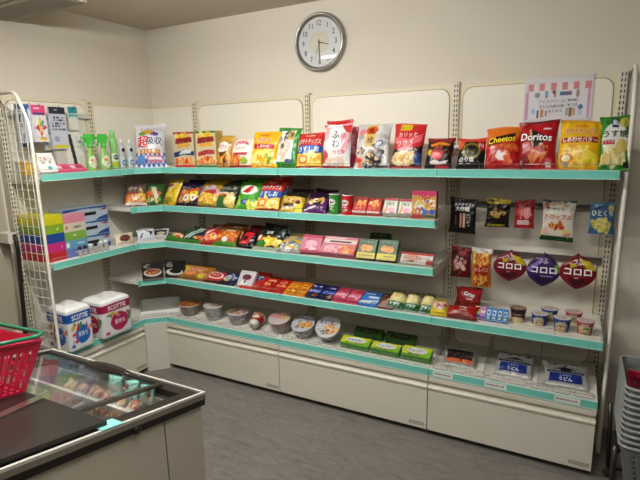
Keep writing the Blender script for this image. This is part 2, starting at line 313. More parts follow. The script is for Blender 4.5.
 'pinkcard': [('B', 'd9d3d4'), ('R', 0, .74, 1, 1, 'd84c7e'), ('R', .1, .72, .9, .8, '6a4c84'), ('E', .5, .4, .42, .26, 'e3ddd6'), ('P', 'c02c6c', [(.0, .38), (.35, .48), (.5, .68), (.62, .48), (1, .4), (.64, .32), (.45, .12), (.3, .3)]), ('C', .5, .45, .2, .15, 8, .09, ('e0c83c', '4aa0b0', '8ab84c', 'e8e0d8')), ('E', .6, .08, .25, .05, 'd9b84a'), ('F', .2, .87, .8, .93, 'f4dfe6', 1)],
 'greypack': [('B', 'b8bcc4'), ('R', 0, .9, 1, 1, '8a8c98'), ('F', .15, .45, .85, .85, '2f3a58', 5), ('R', .1, .04, .9, .08, 'c8be3a')],
 'greypack2': [('B', 'bcc0c9'), ('R', 0, .84, 1, 1, '252c3c'), ('F', .1, .42, .9, .78, '2f3a58', 5), ('E', .3, .24, .16, .07, '8e98ac'), ('R', .05, .02, .95, .1, 'c9bc2e'), ('F', .15, .89, .7, .95, 'aab0ba', 1)],
 'tealcard': [('B', 'd5d3cc'), ('R', 0, .55, 1, 1, '1f8c94'), ('R', 0, .68, 1, .74, 'b9c9c6'), ('R', .1, .55, .9, .62, '8ac8c4')],
 'sachet': [('B', 'e4e2de'), ('P', '9cc03c', [(0, .5), (.18, 1), (0, 1)]), T('スキン', .5, .66, .26, 'b83040', .7), ('F', .25, .4, .8, .52, '8a9a8c', 1), ('E', .6, .2, .12, .1, '4aa8b8')],
 'greycarton': [('B', 'b2aea4'), ('R', .06, .04, .94, .96, 'bdb9ae'), ('R', .06, 0, .94, .05, 'c8c2b4')],
 'stripecarton': [('B', 'd9d5cd'), ('P', '2b2c2e', [(.3, 0), (.52, 0), (.36, .95), (.14, .95)]), ('F', .6, .55, .95, .9, '98a0a4', 3), ('R', .6, .1, .95, .4, 'cdc8be')],
 'pinkflat': [('B', 'd2527c'), ('R', .1, .3, .4, .8, 'e8c8d0'), ('F', .5, .3, .9, .7, 'a82c54', 1)],
 'yellowbox': [('B', 'd9ae34'), ('E', .5, .55, .3, .2, 'e8c95c'), ('R', 0, .92, 1, 1, 'e9e0c0')],
 'stripebox': [('B', 'dcd9d3'), ('R', 0, .1, 1, .25, '3c4048'), ('R', 0, .4, 1, .55, '3c4048'), ('R', 0, .7, 1, .85, '3c4048')],
 'potatobrown': [('B', '6e5a50'), ('C', .5, .3, .45, .2, 20, .11, ('c9702c', 'd98e44', 'e0b060')), ('C', .8, .45, .18, .25, 8, .1, ('e8d27c', 'd9b85a')), ('R', .1, .5, .7, .56, 'a02c34'), T('ポテト', .5, .72, .18, 'c9bfb6', .8, .02, '4a2c28'), ('F', 0, .02, 1, .14, 'efe4da', 1)],
 'greenorange': [('B', '35602c'), ('C', .45, .48, .42, .16, 14, .12, ('d0602c', 'e08a3c', 'c24a28')), ('P', 'cfc9bc', [(.3, .85), (.6, .8), (.8, .3), (.6, .28)]), ('C', .5, .2, .4, .12, 12, .1, ('e4c46a', '4a8a3a', 'e8e2d4')), T('ピザ', .4, .74, .12, 'bdb5a0', .4), ('R', 0, 0, 1, .06, '3c6c30')],
 'yellowtall': [('B', 'd9b81e'), ('C', .5, .35, .4, .25, 14, .12, ('e8d23a', 'f4e670', 'b8902c')), ('P', 'd8d2c0', [(.2, .6), (.6, .9), (.8, .82), (.4, .5)]), ('E', .3, .72, .2, .07, '9c4a2c'), ('C', .4, .12, .3, .1, 8, .1, ('c8842c', '8c9c3a'))],
 'purplerings': [('B', '2b1c44'), ('C', .25, .35, .2, .25, 10, .12, ('d9803c', 'd8a86c', 'c05a3c')), ('C', .65, .4, .26, .24, 14, .12, ('e8c02c', 'd9a02c', 'f0dc4a')), ('E', .42, .3, .12, .13, 'ece8ea'), ('E', .42, .3, .05, .06, 'b08a2c'), ('E', .72, .32, .12, .13, 'ece8ea'), ('E', .72, .32, .05, .06, 'b08a2c'), ('P', 'c4502c', [(.3, .62), (.9, .72), (.9, .62), (.5, .55)]), T('コーン', .3, .72, .12, 'c9bcd8', .5), ('R', 0, 0, 1, .1, '1f1530')],
 'goldwhite': [('B', 'a98a2c'), ('P', 'b49ab4', [(0, .5), (.6, .85), (1, .55), (.8, .45), (.4, .6), (0, .3)]), ('C', .55, .35, .42, .24, 22, .12, ('e6c24a', 'f0d87c', 'd99e34')), ('P', 'b0442c', [(.1, .55), (.8, .65), (.9, .5), (.8, .45)]), T('チップ', .5, .7, .14, 'efe6ea', .7, .02, '8a3a5c'), ('R', 0, 0, 1, .06, '6a5a2c')],
 'blackgreen': [('B', '2c3022'), ('P', '3a6c34', [(0, 0), (1, 0), (1, .15), (.3, .45), (0, .5)]), ('P', 'd8d0bc', [(.05, .5), (.6, .45), (.6, .55), (.05, .6)]), ('E', .3, .47, .22, .05, 'c9702c'), ('C', .7, .27, .25, .18, 14, .12, ('e8d28c', 'dcbc5c', 'f2e6b4')), T('のり', .35, .7, .15, 'b0b4a0', .5, .02), T('しお', .72, .72, .15, 'b0b4a0', .4, .02)],
 'sourcream': [('B', '4a9c2c'), ('E', .5, .62, .4, .17, 'e9ece4'), ('P', 'c2202c', [(.2, .55), (.6, .78), (.72, .72), (.55, .6), (.8, .68), (.5, .5)]), ('E', .45, .22, .2, .08, '2c4a9c'), ('C', .75, .15, .2, .1, 8, .1, ('e8dc5c', 'c9d83c')), ('C', .15, .25, .12, .16, 6, .1, ('d8e26c', 'a8c83c')), T('SC', .45, .22, .07, 'e8eaf0', .25)],
 'yellowlow': [('B', 'c9ae34'), ('R', 0, .72, 1, 1, '2a241c'), ('C', .5, .5, .35, .15, 12, .12, ('e8dc9c', 'd9a86c', '6a3a24')), ('R', .1, .2, .6, .36, '4c1c24'), ('P', 'e8d44a', [(.6, 0), (1, 0), (1, .5), (.8, .3)]), ('R', 0, .1, .6, .16, 'e2dcd0')],
 'purplelow': [('B', '5c2468'), ('R', 0, .66, 1, 1, '2c1430'), ('C', .5, .5, .35, .15, 12, .12, ('e8d29c', 'd9ae5c', '2a1a24')), ('P', 'dcd4d8', [(.0, .1), (.5, .3), (.6, .24), (.1, .05)]), ('F', .4, .5, .9, .62, 'efe4d0', 1)],
 'redstick': [('B', 'c2382c'), ('R', 0, .7, 1, 1, '9c2c24'), ('C', .5, .62, .4, .2, 10, .14, ('e8a04a', 'f0c88c', 'd8702c')), T('カラ', .4, .28, .18, 'f0c0b4', .6), ('R', 0, 0, 1, .1, 'd8d2cc')],
 'whitestick': [('B', 'dedcd4'), ('R', 0, .82, 1, 1, 'a82c30'), T('FRY', .5, .66, .2, '3a9c4a', .8, .04), ('P', 'd98a3c', [(.05, .1), (.2, .55), (.32, .5), (.2, .05)]), ('E', .6, .3, .3, .14, 'e8a8b4'), ('R', 0, 0, 1, .08, '4c3c3c'), ('R', .5, .1, .9, .18, 'c23a3c')],
 'pinkfun': [('B', 'cf9a54'), ('R', 0, .84, 1, 1, 'c9386c'), ('P', 'c9386c', [(.3, .84), (.9, .84), (.6, .66)]), ('C', .5, .45, .48, .3, 26, .11, ('e0b43c', 'd9d07c', 'c05a3c', 'e8e0d0', '4a70b4')), ('E', .85, .25, .12, .1, '2c5ab4'), ('R', .45, .03, 1, .14, '3c5a48'), ('R', 0, 0, .45, .16, 'b03c34'), T('キャンディ', .5, .8, .12, 'f2d83c', .9, .03, '8a1c4c')],
 'creampouch': [('B', 'd9cbb4'), ('E', .5, .55, .32, .26, '4a2c28'), ('C', .5, .55, .26, .2, 10, .1, ('7a3c38', '2c1a1a', 'a8685c')), ('R', 0, 0, 1, .1, 'e6dfd2')],
 'whiteblack': [('B', 'dde0e8'), ('P', '24283a', [(.1, .3), (.25, .7), (.5, .55), (.3, .62), (.2, .3)]), ('P', '24283a', [(.4, .9), (.9, .75), (.75, .4), (.7, .68)]), ('R', 0, .92, 1, 1, '8c8a80')],
 'blackwhite': [('B', 'c9c8c6'), ('R', .0, .45, .9, .9, '24201f'), ('E', .5, .6, .3, .16, 'b0a898'), ('P', 'eef0f4', [(.8, .1), (1, .6), (1, 0)])],
 'noodleg': [('B', '2c3820'), ('P', '4c8c34', [(0, 0), (1, 0), (1, .2), (.2, .45)]), ('C', .65, .5, .25, .2, 12, .1, ('c9502c', 'd98a4a', 'e8d8b8')), ('F', .1, .6, .5, .8, 'cfccc0', 2)],
 'stripeg': [('B', '34602c'), ('P', 'cfd8dc', [(.0, .3), (.5, .95), (.6, .95), (.1, .25)]), ('P', 'b4c4d0', [(.2, .3), (.7, .95), (.78, .95), (.3, .25)]), ('P', '1c2c3c', [(.45, .4), (.9, .95), (1, .8), (.6, .3)]), ('C', .8, .3, .18, .16, 8, .1, ('c03c34', 'e0a85c')), ('R', 0, 0, 1, .15, '4a8c34')],
 'redyellow': [('B', 'b02c2c'), ('C', .5, .4, .3, .25, 12, .12, ('e8d45c', 'e8a88c', 'd8503c')), ('P', 'dcd2cc', [(.1, .55), (.5, .9), (.6, .85), (.3, .5)]), ('R', 0, .88, 1, 1, '6a1c20')],
 'orangeg': [('B', 'b85a24'), ('R', 0, .78, 1, 1, '7a5a2c'), ('R', 0, 0, 1, .2, '4c8a2c'), ('C', .5, .5, .42, .2, 20, .11, ('d97a34', 'e8b04a', 'c4502c')), ('E', .5, .3, .13, .12, 'dfe0e0'), ('F', .2, .7, .8, .8, 'e0d2b4', 1)],
 'blackred': [('B', '1c1414'), ('P', 'c42830', [(.15, .15), (.7, .15), (.85, .75), (.35, .8)]), ('P', '3a1416', [(.25, .3), (.6, .35), (.55, .55), (.3, .5)]), ('R', 0, .88, 1, 1, '7a1c24'), ('P', 'e0888c', [(.2, .18), (.6, .2), (.6, .24), (.2, .22)])],
 'nori': [('B', '20261c'), ('P', '8a9a98', [(.8, 1), (1, 1), (1, .5)]), ('E', .5, .7, .4, .2, '39423a'), ('E', .5, .7, .3, .13, '12160f'), ('C', .55, .32, .38, .15, 20, .11, ('e4cc4c', 'd9b434', 'f0e47c')), ('E', .28, .24, .18, .12, '3a7c34'), ('C', .2, .45, .15, .08, 5, .1, ('d8643c', 'e8dccc')), ('R', 0, 0, 1, .1, 'a8b49c'), T('海苔', .5, .71, .16, 'cfd0c4', .6, .02)],
 'silveryel': [('B', '9a9a96'), ('P', 'd8b43c', [(0, .6), (.5, .9), (1, .6), (.9, .52), (.5, .72), (.1, .5)]), ('C', .5, .3, .4, .25, 14, .12, ('c4c4c0', '6e6e6c', 'e6e6e2', '3c3c3a')), ('P', 'd8b43c', [(.3, .3), (.8, .2), (.9, .26), (.4, .38)])],
 'pinkbox': [('B', 'c04a68'), ('R', 0, .15, 1, .85, 'd08496'), ('E', .5, .5, .3, .2, 'e8b8c4'), ('R', 0, 0, 1, .12, 'b02440'), ('F', .2, .68, .8, .8, '9c2444', 2), ('C', .5, .3, .3, .12, 8, .08, ('f0ccd4', 'b83c5c'))],
 'pinkwide': [('B', 'cf8a98'), ('R', .05, .62, .95, .85, 'e4d8cc'), ('R', .2, .66, .8, .76, '6a4a44'), ('C', .75, .3, .2, .2, 8, .12, ('e0a85c', 'd87c5c', 'e8c0a0')), ('E', .3, .3, .2, .2, 'e3b4bc'), ('R', .96, 0, 1, 1, 'b83c34'), ('F', .1, .86, .9, .95, 'f0dce0', 1), ('C', .35, .3, .3, .2, 14, .06, ('f0ccd4', 'd8748c', 'e8d4b0')), ('R', 0, 0, 1, .06, 'b0506c')],
 'greenyel': [('B', '2c5c3a'), ('R', 0, 0, 1, .3, 'd2c02a'), ('E', .35, .55, .22, .16, 'd98e3c'), ('E', .62, .52, .22, .16, 'e0a248'), ('C', .5, .54, .3, .14, 8, .08, ('e8b45c', 'c9782c')), T('アーモンド', .5, .86, .1, 'c9d0bc', .8), ('F', .1, .08, .9, .2, '8a7a1c', 1)],
 'whitechoc': [('B', 'd8d2c8'), ('R', 0, .8, 1, 1, 'b83428'), ('R', .8, 0, 1, .4, 'b82c2c'), ('E', .35, .5, .3, .3, 'd9a08a'), ('P', '5a3024', [(0, .1), (.4, .3), (.45, .1)]), T('ブランチュール', .5, .5, .34, '1c2450', .85, .04, 'e8e6e8')],
 'stew': [('B', '1a1414'), ('E', .5, .4, .42, .22, 'd8cfc8'), ('E', .5, .44, .34, .16, '8a3422'), ('C', .5, .46, .3, .12, 14, .08, ('b85a34', '6a2418', 'd08a5c')), ('F', .1, .62, .4, .9, 'c9c2bc', 4), ('R', 0, 0, 1, .08, '7a706a')],
 'stew2': [('B', '15100f'), ('E', .5, .36, .44, .2, 'dcd6d0'), ('E', .55, .42, .32, .14, '1c1412'), ('F', .1, .65, .4, .92, 'b8b4b0', 4), ('R', 0, 0, 1, .06, '6a5a54')],
 'goldpouch': [('B', '9c6c24'), ('C', .45, .5, .42, .35, 26, .09, ('c99434', 'd9b45c', 'e0886a', 'c9645c')), ('E', .12, .6, .12, .25, 'd9c44c'), T('クランキー', .5, .55, .2, 'ead8c4', .7, .02, 'a0503c'), ('E', .75, .2, .1, .12, 'c9c83c')],
 'redbadge': [('B', 'b82c24'), ('E', .5, .6, .45, .32, 'e0dcd8'), ('E', .5, .6, .36, .24, 'c03c2c'), T('ラムネ', .5, .6, .18, 'f0ece8', .6), ('R', 0, 0, 1, .15, '5c1c1c')],
 'blueblack': [('B', '20284a'), ('C', .5, .6, .4, .25, 10, .12, ('8a98c4', 'd0d4dc', '4a5a8c')), ('E', .4, .3, .15, .08, 'c9c46a'), ('R', 0, 0, 1, .18, '14141c')],
 'whiteblob': [('B', 'c6c2c4'), ('E', .5, .6, .3, .18, '4c1820'), ('E', .45, .55, .18, .12, '7a2430'), ('C', .4, .2, .3, .12, 6, .1, ('5a6a8c', 'e8e4e0'))],
 'redblue': [('B', 'b83424'), ('E', .5, .6, .36, .18, '2c3c6c'), ('F', .2, .5, .8, .7, 'cfc8d8', 2), ('R', 0, 0, 1, .2, 'c8402c'), ('P', 'e0a05c', [(.2, .1), (.5, .4), (.6, .35), (.3, .05)])],
 'redsw': [('B', 'b5241c'), ('P', 'd86a3c', [(.3, .2), (.55, .9), (.65, .9), (.4, .2)]), ('F', .1, .3, .9, .5, 'e0a06c', 1), ('R', 0, .85, 1, 1, '8c1c18'), ('C', .5, .6, .4, .2, 6, .08, ('e8c48a', '7a1410')), ('E', .5, .7, .3, .09, 'd8503c'), ('F', .25, .66, .75, .74, 'f0dcc8', 1)],
 'orangesw': [('B', 'd98a1e'), ('P', 'a85a18', [(.3, .1), (.6, .9), (.72, .9), (.42, .1)]), ('F', .15, .3, .9, .45, '6a3a14', 1), ('R', 0, .85, 1, 1, 'c26a18'), ('E', .5, .65, .32, .12, 'e8a83c'), ('F', .22, .6, .78, .7, '7a3414', 1), ('C', .5, .2, .35, .1, 6, .08, ('f0c870', 'a04c18'))],
 'navysw': [('B', '1c2248'), ('P', '3c54a4', [(0, .3), (1, .35), (1, .6), (0, .55)]), ('F', .1, .36, .9, .54, 'b8c4e0', 2), ('E', .75, .2, .2, .12, '6a3a2c'), ('E', .5, .78, .34, .1, '2c3c7c'), ('F', .2, .74, .8, .82, 'd8dcec', 1), ('C', .7, .18, .22, .1, 6, .09, ('8a4c34', 'd8b48c'))],
 'pinksw': [('B', 'c8506c'), ('R', 0, .72, 1, 1, 'a8344c'), ('P', 'dfa0ac', [(0, .35), (1, .4), (1, .6), (0, .55)]), ('F', .1, .2, .9, .35, 'ecc4cc', 1), ('R', 0, 0, 1, .12, 'b02c50'), ('E', .5, .5, .3, .1, 'e8bcc4'), ('F', .22, .46, .78, .55, '9c2440', 1), ('C', .5, .82, .35, .08, 6, .07, ('d87c90', '8c2038'))],
 'bluesw': [('B', '3f78be'), ('R', 0, .7, 1, 1, '285488'), ('P', 'cfdce6', [(0, .1), (1, .3), (1, .42), (0, .25)]), ('F', .1, .45, .9, .65, 'dce6f0', 1), ('E', .3, .2, .2, .1, 'dce4ea'), ('C', .7, .2, .2, .1, 6, .08, ('9cc0e0', 'f0f4f8')), ('F', .1, .75, .9, .85, 'a8c4e0', 1)],
 'brownsw': [('B', '6a4438'), ('R', 0, .7, 1, 1, '3c2420'), ('E', .4, .3, .3, .2, 'a88a7c'), ('R', 0, 0, 1, .12, 'a09088'), ('F', .15, .5, .85, .62, 'e0ccbc', 1), ('C', .5, .85, .4, .08, 6, .07, ('a87c64', '2c1814'))],
 'nut': [('B', 'd2c890'), ('R', 0, .78, 1, 1, '5c5a20'), ('R', 0, 0, 1, .34, '1f6a3c'), ('E', .5, .56, .3, .12, 'e6dcae'), ('C', .5, .55, .3, .14, 8, .1, ('e0c078', 'ece4c0')), T('ナッツ', .5, .2, .14, 'dce8dc', .7), ('R', 0, 0, 1, .06, '9aa8a0')],
 'yeltray': [('B', 'b8a83c'), ('R', 0, 0, 1, .26, 'dcc028'), ('E', .5, .55, .38, .24, 'dcc0b0'), ('C', .5, .5, .3, .2, 12, .1, ('c88a84', 'e0c8bc', 'a04c4c')), ('E', .5, .8, .3, .1, '8c8438')],
 'redchoc': [('B', '9c1e20'), ('C', .5, .25, .42, .16, 14, .1, ('6a2418', '7c3a24', 'b83c28')), ('R', 0, .92, 1, 1, '7a1418'), T('Crisp', .55, .65, .2, 'ece6e2', .55, .04, '3a1414', -8), ('F', .45, .42, .7, .5, 'd8cec8', 1), ('R', 0, 0, 1, .05, '6a1216')],
 'tubemix': [('B', 'c8c4a0'), ('R', 0, .5, 1, .75, 'd8c43c'), ('R', 0, .1, 1, .35, '3c4a8c')],
 'tubepink': [('B', 'b87cae'), ('R', 0, .5, 1, .7, 'e0ccd8'), ('R', 0, .05, 1, .2, '5a4a9c')],
 'tubeblue': [('B', '3f84c4'), ('R', .2, .4, .8, .8, 'c4d8e4'), ('R', .3, .5, .7, .7, '2c5c9c'), ('E', .5, .2, .25, .08, 'd8d86c')],
 'cupbrown': [('B', '2f1c18'), ('R', 0, 0, 1, .22, 'c9b894'), ('R', .3, .55, .7, .7, '8a5a54'), ('E', .5, .25, .16, .2, 'd9c49a'), T('じゃが', .5, .65, .14, 'd0b8ac', .25)],
 'cupblue': [('B', '23407f'), ('R', .36, 0, .6, .7, 'cdbf9c'), ('R', .36, 0, .6, .1, 'b8a070'), ('C', .48, .36, .12, .24, 18, .035, ('c8702c', '3a3c5c', 'e0cc9c', 'a83c2c', 'd8b060')), ('R', .42, .7, .56, .86, 'cfc8b8'), T('リコ', .48, .78, .15, '28407c', .12, .03)],
 'cupred': [('B', 'a8434c'), ('R', .36, 0, .62, .74, 'cdbf9c'), ('C', .48, .36, .12, .24, 18, .035, ('b83c3c', '4a6a3c', 'e0c88c', '7a4a34', 'd8a060')), ('E', .53, .55, .05, .09, '4a8c44'), ('R', .42, .74, .56, .88, 'd8c4bc'), T('リコ', .48, .81, .14, 'a03038', .12, .03)],
 'cupfallen': [('B', 'b0262c'), ('R', 0, 0, 1, .12, 'd8d4cc'), ('E', .5, .5, .12, .2, 'e0d8d0'), ('R', 0, .8, 1, .9, 'd9a84a')],
 'cangreen': [('B', '3c8a3c'), ('E', .45, .62, .13, .16, 'e4e2d8'), ('P', '1c1c18', [(.37, .6), (.44, .68), (.46, .62), (.53, .68), (.55, .6), (.46, .56)]), T('Pringles', .46, .4, .1, 'e8e4c8', .2, .02), ('C', .46, .22, .1, .08, 5, .05, ('8cc06c', 'd8dcb0'))],
 'canred': [('B', 'c0242c'), ('E', .45, .62, .13, .16, 'e8e0dc'), ('P', '1c1412', [(.37, .6), (.44, .68), (.46, .62), (.53, .68), (.55, .6), (.46, .56)]), T('Pringles', .46, .4, .1, 'f4e6dc', .2, .02), ('C', .46, .22, .1, .08, 5, .05, ('e0b07c', 'e8d8c0'))],
 'hblack': [('B', '171616'), T('エンタイズ', .5, .83, .09, 'b8b8b4', .7), T('大作戦', .5, .7, .13, 'e4e2de', .76, .04), ('R', .4, .18, .48, .58, 'd9a88c'), ('R', .54, .18, .62, .58, 'e0b89c'), ('R', .2, .25, .28, .5, '7a4a68'), ('F', .68, .2, .82, .56, 'b8b8b4', 5)],
 'hblackyel': [('B', '1a1612'), ('R', 0, .84, 1, 1, 'c9b42a'), ('F', .05, .86, .95, .96, '3a3010', 1), ('C', .45, .5, .25, .18, 10, .09, ('8a6a34', 'b08c44', '5c4420')), T('ブラック', .5, .5, .14, 'cdbb8c', .7), ('R', .1, .04, .8, .1, '9c8c2c')],
 'hred': [('B', '9c1e2a'), ('E', .35, .6, .22, .2, 'b85a3c'), ('E', .65, .55, .2, .2, 'd8a0a0'), ('F', .3, .3, .9, .75, 'd88a8c', 4), ('R', .15, .12, .75, .28, 'dcd0cc'), T('ソフト', .45, .2, .1, '9c1e2a', .5)],
 'hdrops': [('B', 'd5cfc0'), ('R', 0, .94, 1, 1, '23421f'), ('R', 0, 0, 1, .13, '21481f'), ('E', .15, .86, .11, .09, '9c2430'), ('C', .55, .9, .3, .06, 8, .08, ('c9b89c', 'b0a070')), ('C', .45, .38, .25, .07, 10, .07, ('cf6a2c', 'd8a03c', 'b03c2c')), ('C', .8, .2, .15, .08, 6, .08, ('d8c85c', 'd090a0')), ('C', .12, .2, .1, .08, 4, .08, ('d8a8b0', 'd8c87c')), T('サクマ', .5, .77, .08, '3c5a38', .5), T('ドロップス', .5, .6, .12, 'b0242c', .84, .045)],
 'hblue': [('B', '3c6488'), ('R', 0, .9, 1, 1, '5a88a8'), ('C', .5, .3, .36, .2, 20, .11, ('cfc470', 'dcd490', 'b8a850')), T('ひとくち', .5, .68, .18, 'd6dcc4', .85, .03, '2c4a6c'), T('チーズ', .5, .48, .1, 'e0d890', .6), ('E', .85, .82, .12, .1, 'cfc46a')],
 'hdkred': [('B', '6a1c24'), ('R', 0, .88, 1, 1, '8a2a30'), ('E', .6, .8, .2, .08, 'b04a50'), ('C', .5, .5, .36, .2, 14, .1, ('4a1418', 'c08a84', '8c343a', 'd8c0b4')), T('チョコ', .5, .55, .12, 'd2a8a4', .7), ('C', .3, .2, .25, .1, 6, .08, ('8a5a3c', '3c1c14'))],
 'hgold': [('B', 'b8742c'), ('R', 0, .87, 1, 1, 'dcd6cc'), ('E', .5, .45, .4, .18, '9c2424'), ('C', .5, .72, .4, .12, 14, .12, ('d8a84a', 'e0c06c', 'c0502c')), ('C', .5, .18, .4, .13, 14, .12, ('d89a44', 'e0b45c', 'b04a24')), T('カルパス', .5, .46, .1, 'e0b49c', .75, .02)],
 'gred': [('B', '7c1a2a'), ('P', 'c9b42c', [(.55, .9), (.75, .6), (1, .55), (1, .8)]), ('P', 'c9b42c', [(.2, .75), (.5, .68), (.3, .6)]), ('E', .5, .22, .3, .12, '4c1220'), T('つぶ', .48, .78, .16, 'e2dcd8', .4, .04), T('コロロ', .5, .5, .17, 'f0eeea', .78, .045, '5c0c18'), ('F', .4, .28, .8, .34, 'd8a8a4', 1)],
 'gpurple': [('B', '3c2058'), ('P', '8c74b4', [(0, .5), (.4, .9), (.5, .8), (.1, .4)]), ('P', '7c9c34', [(.85, .65), (1, .7), (1, .45), (.8, .4)]), ('E', .5, .22, .3, .12, '241038'), T('つぶ', .48, .78, .16, 'c8b8d8', .4, .04), T('コロロ', .52, .5, .17, 'f0eef4', .78, .045, '2c1444'), ('F', .4, .28, .8, .34, 'b8a0cc', 1)],
 'bowlorange': [('B', '5c3424'), ('R', 0, .0, 1, .25, '3c2a20'), ('C', .5, .5, .3, .4, 20, .06, ('8a4c24', '3c2c20', 'a8743c', '6a7c34'))],
 'bowlwhite': [('B', '9c9c97'), ('F', .3, .2, .7, .75, '6a746c', 3)],
 'bowlwhite2': [('B', '8e8a86'), ('F', .3, .3, .7, .8, '7a4a5c', 3), ('C', .5, .5, .3, .3, 8, .05, ('8a6c74', 'd8d4d0'))],
 'bowlpink': [('B', '8c8080'), ('F', .3, .3, .7, .8, '9c4a5c', 3)],
 'bowlblack': [('B', '858585'), ('F', .3, .3, .7, .8, '3a3c4c', 3), ('C', .5, .5, .3, .3, 8, .05, ('4a4c54', 'd8d4d0'))],
 'choco_shade': [('B', '3f6a26'), ('R', .03, .06, .97, .94, '56802c'), ('E', .52, .55, .34, .28, '3c4c44'), T('チョコボー', .52, .56, .26, 'c8ccd2', .6, .04, '1a1a22'), ('R', .15, .12, .85, .26, '3a1c18')],  # back-row copy of the candy box, shade painted into its greens
 'choco_shade2': [('B', 'bcc428'), ('R', 0, 0, 1, .16, '5aa034'), ('P', '7cb42c', [(.6, 0), (1, 0), (1, .9), (.85, .5)]), ('E', .5, .58, .36, .3, 'd8dce0'), ('C', .5, .22, .34, .06, 10, .05, ('7a1c1c', '3c1414', 'a83c2c')), T('チョコボー', .5, .58, .28, '16161c', .62, .05, 'e6e8ea')],
 'traybread': [('B', '8f8a82'), ('R', .1, .38, .9, .85, '1d1a1c'), ('R', .1, .2, .9, .38, 'cf6c44'), ('C', .5, .6, .36, .18, 14, .08, ('3c2c2c', '54484a', '24201f')), ('C', .7, .3, .18, .08, 6, .06, ('e0987c', '8a2c1c')), ('R', 0, 0, 1, .1, 'b8b6b0')],
 'bluepack': [('B', 'a3a29e'), ('R', .12, .18, .88, .5, '1c3278'), ('P', '1a2030', [(.05, .6), (.5, .76), (.95, .6), (.95, .52), (.05, .52)]), ('F', .12, .54, .9, .66, '8a8c94', 1), T('しまだや', .5, .41, .08, 'b8c0d8', .6), T('うどん', .5, .28, .12, 'd8dce8', .66, .04), ('C', .5, .86, .42, .08, 10, .07, ('7e7d7a', 'bab9b6', '54545a')), ('R', .08, .06, .92, .1, 'cfcecb')],
 'rollblue': [('B', 'e2e2e2'), ('R', 0, .72, 1, .92, '1f5fae'), ('E', .56, .36, .34, .24, '1f6cb8'), ('C', .35, .58, .22, .06, 7, .07, ('c8343c', 'e0a83c', '4a8c44')), ('C', .85, .5, .12, .16, 6, .07, ('c8343c', 'e0783c', '3c5ca8')), ('C', .2, .3, .12, .14, 5, .06, ('c8343c', '2c4c9c')), T('SCOTTIE', .5, .82, .12, 'f4f4f4', .7, .035), T('長持ち', .56, .38, .13, 'dce8f4', .44, .03), ('F', .38, .5, .72, .56, 'd8e4f0', 1), ('E', .12, .12, .06, .06, '4a7cc0')],
 'rollpink': [('B', 'e4e2e2'), ('R', 0, .72, 1, .92, 'ab1c56'), ('E', .56, .38, .34, .27, 'b01c58'), ('C', .3, .62, .22, .06, 7, .07, ('c8543c', 'e0a83c', '4a8c44')), ('C', .85, .5, .12, .16, 6, .07, ('c8343c', 'd88a3c', '3c8c5c')), T('SCOTTIE', .5, .82, .12, 'f6f0f2', .7, .035), T('長持ち', .56, .38, .13, 'f0dce4', .44, .03), ('F', .38, .5, .72, .56, 'f0d8e2', 1), ('E', .12, .12, .06, .06, 'c04c84')],
 'whiteblue': [('B', 'b9c6d4'), ('P', '2f5f9c', [(0, .75), (.4, .9), (1, .8), (1, 1), (0, 1)]), ('P', '2c5490', [(.7, 0), (1, 0), (1, .35), (.8, .2)]), ('R', .45, .4, .72, .62, '15161a'), ('P', 'a03c4c', [(.8, .7), (.95, .85), (.98, .65)]), ('F', .1, .5, .4, .65, '8a9cb4', 1)],
 'cred': [('B', 'b8262c')], 'cmag': [('B', 'c0307c'), ('E', .8, .5, .06, .14, 'd878a8')], 'cblue': [('B', '1f4a94')], 'clime': [('B', '86a82c'), ('P', 'dce6b4', [(.62, .4), (.72, .65), (.76, .6), (.68, .35)])], 'cyel': [('B', 'c9c41e')],
 'dpink': [('B', 'cf8a9c'), ('F', .38, .38, .85, .64, 'ecdfe4', 1)], 'dcream': [('B', 'd3c9b4'), T('nepia', .6, .5, .4, '4a4a4c', .6), ('E', .12, .5, .06, .2, 'c9703c')], 'dgreen': [('B', '82ac4c'), ('F', .38, .38, .85, .64, 'e0ecd0', 1)], 'dblue': [('B', '6ea2bc'), ('F', .38, .38, .85, .64, 'dce8ee', 1), ('E', .1, .5, .08, .3, 'e0e8e8')], 'dperi': [('B', '6d7cb8'), ('F', .38, .38, .85, .64, 'b8c0dc', 1)],
 'spray': [('B', '8cc850')], 'soap': [('B', '9cd884')], 'clearsoap': [('B', 'd0dce0')], 'jarb': [('B', '1c1c1e')], 'jarw': [('B', 'e0dcd6')],
}
SIDE = {'cartonred': 'b0a060', 'cartongreen': 'a08a44', 'stew': '7a1c20', 'greenyel': '2c4a24', 'pinkfun': '8a2c34', 'whitechoc': 'b8b4ac', 'choco_shade': '2c5a24', 'choco_shade2': '3f7a2c', 'pinkwide': '9c4c5c', 'pinkbox': '9c2c48'}

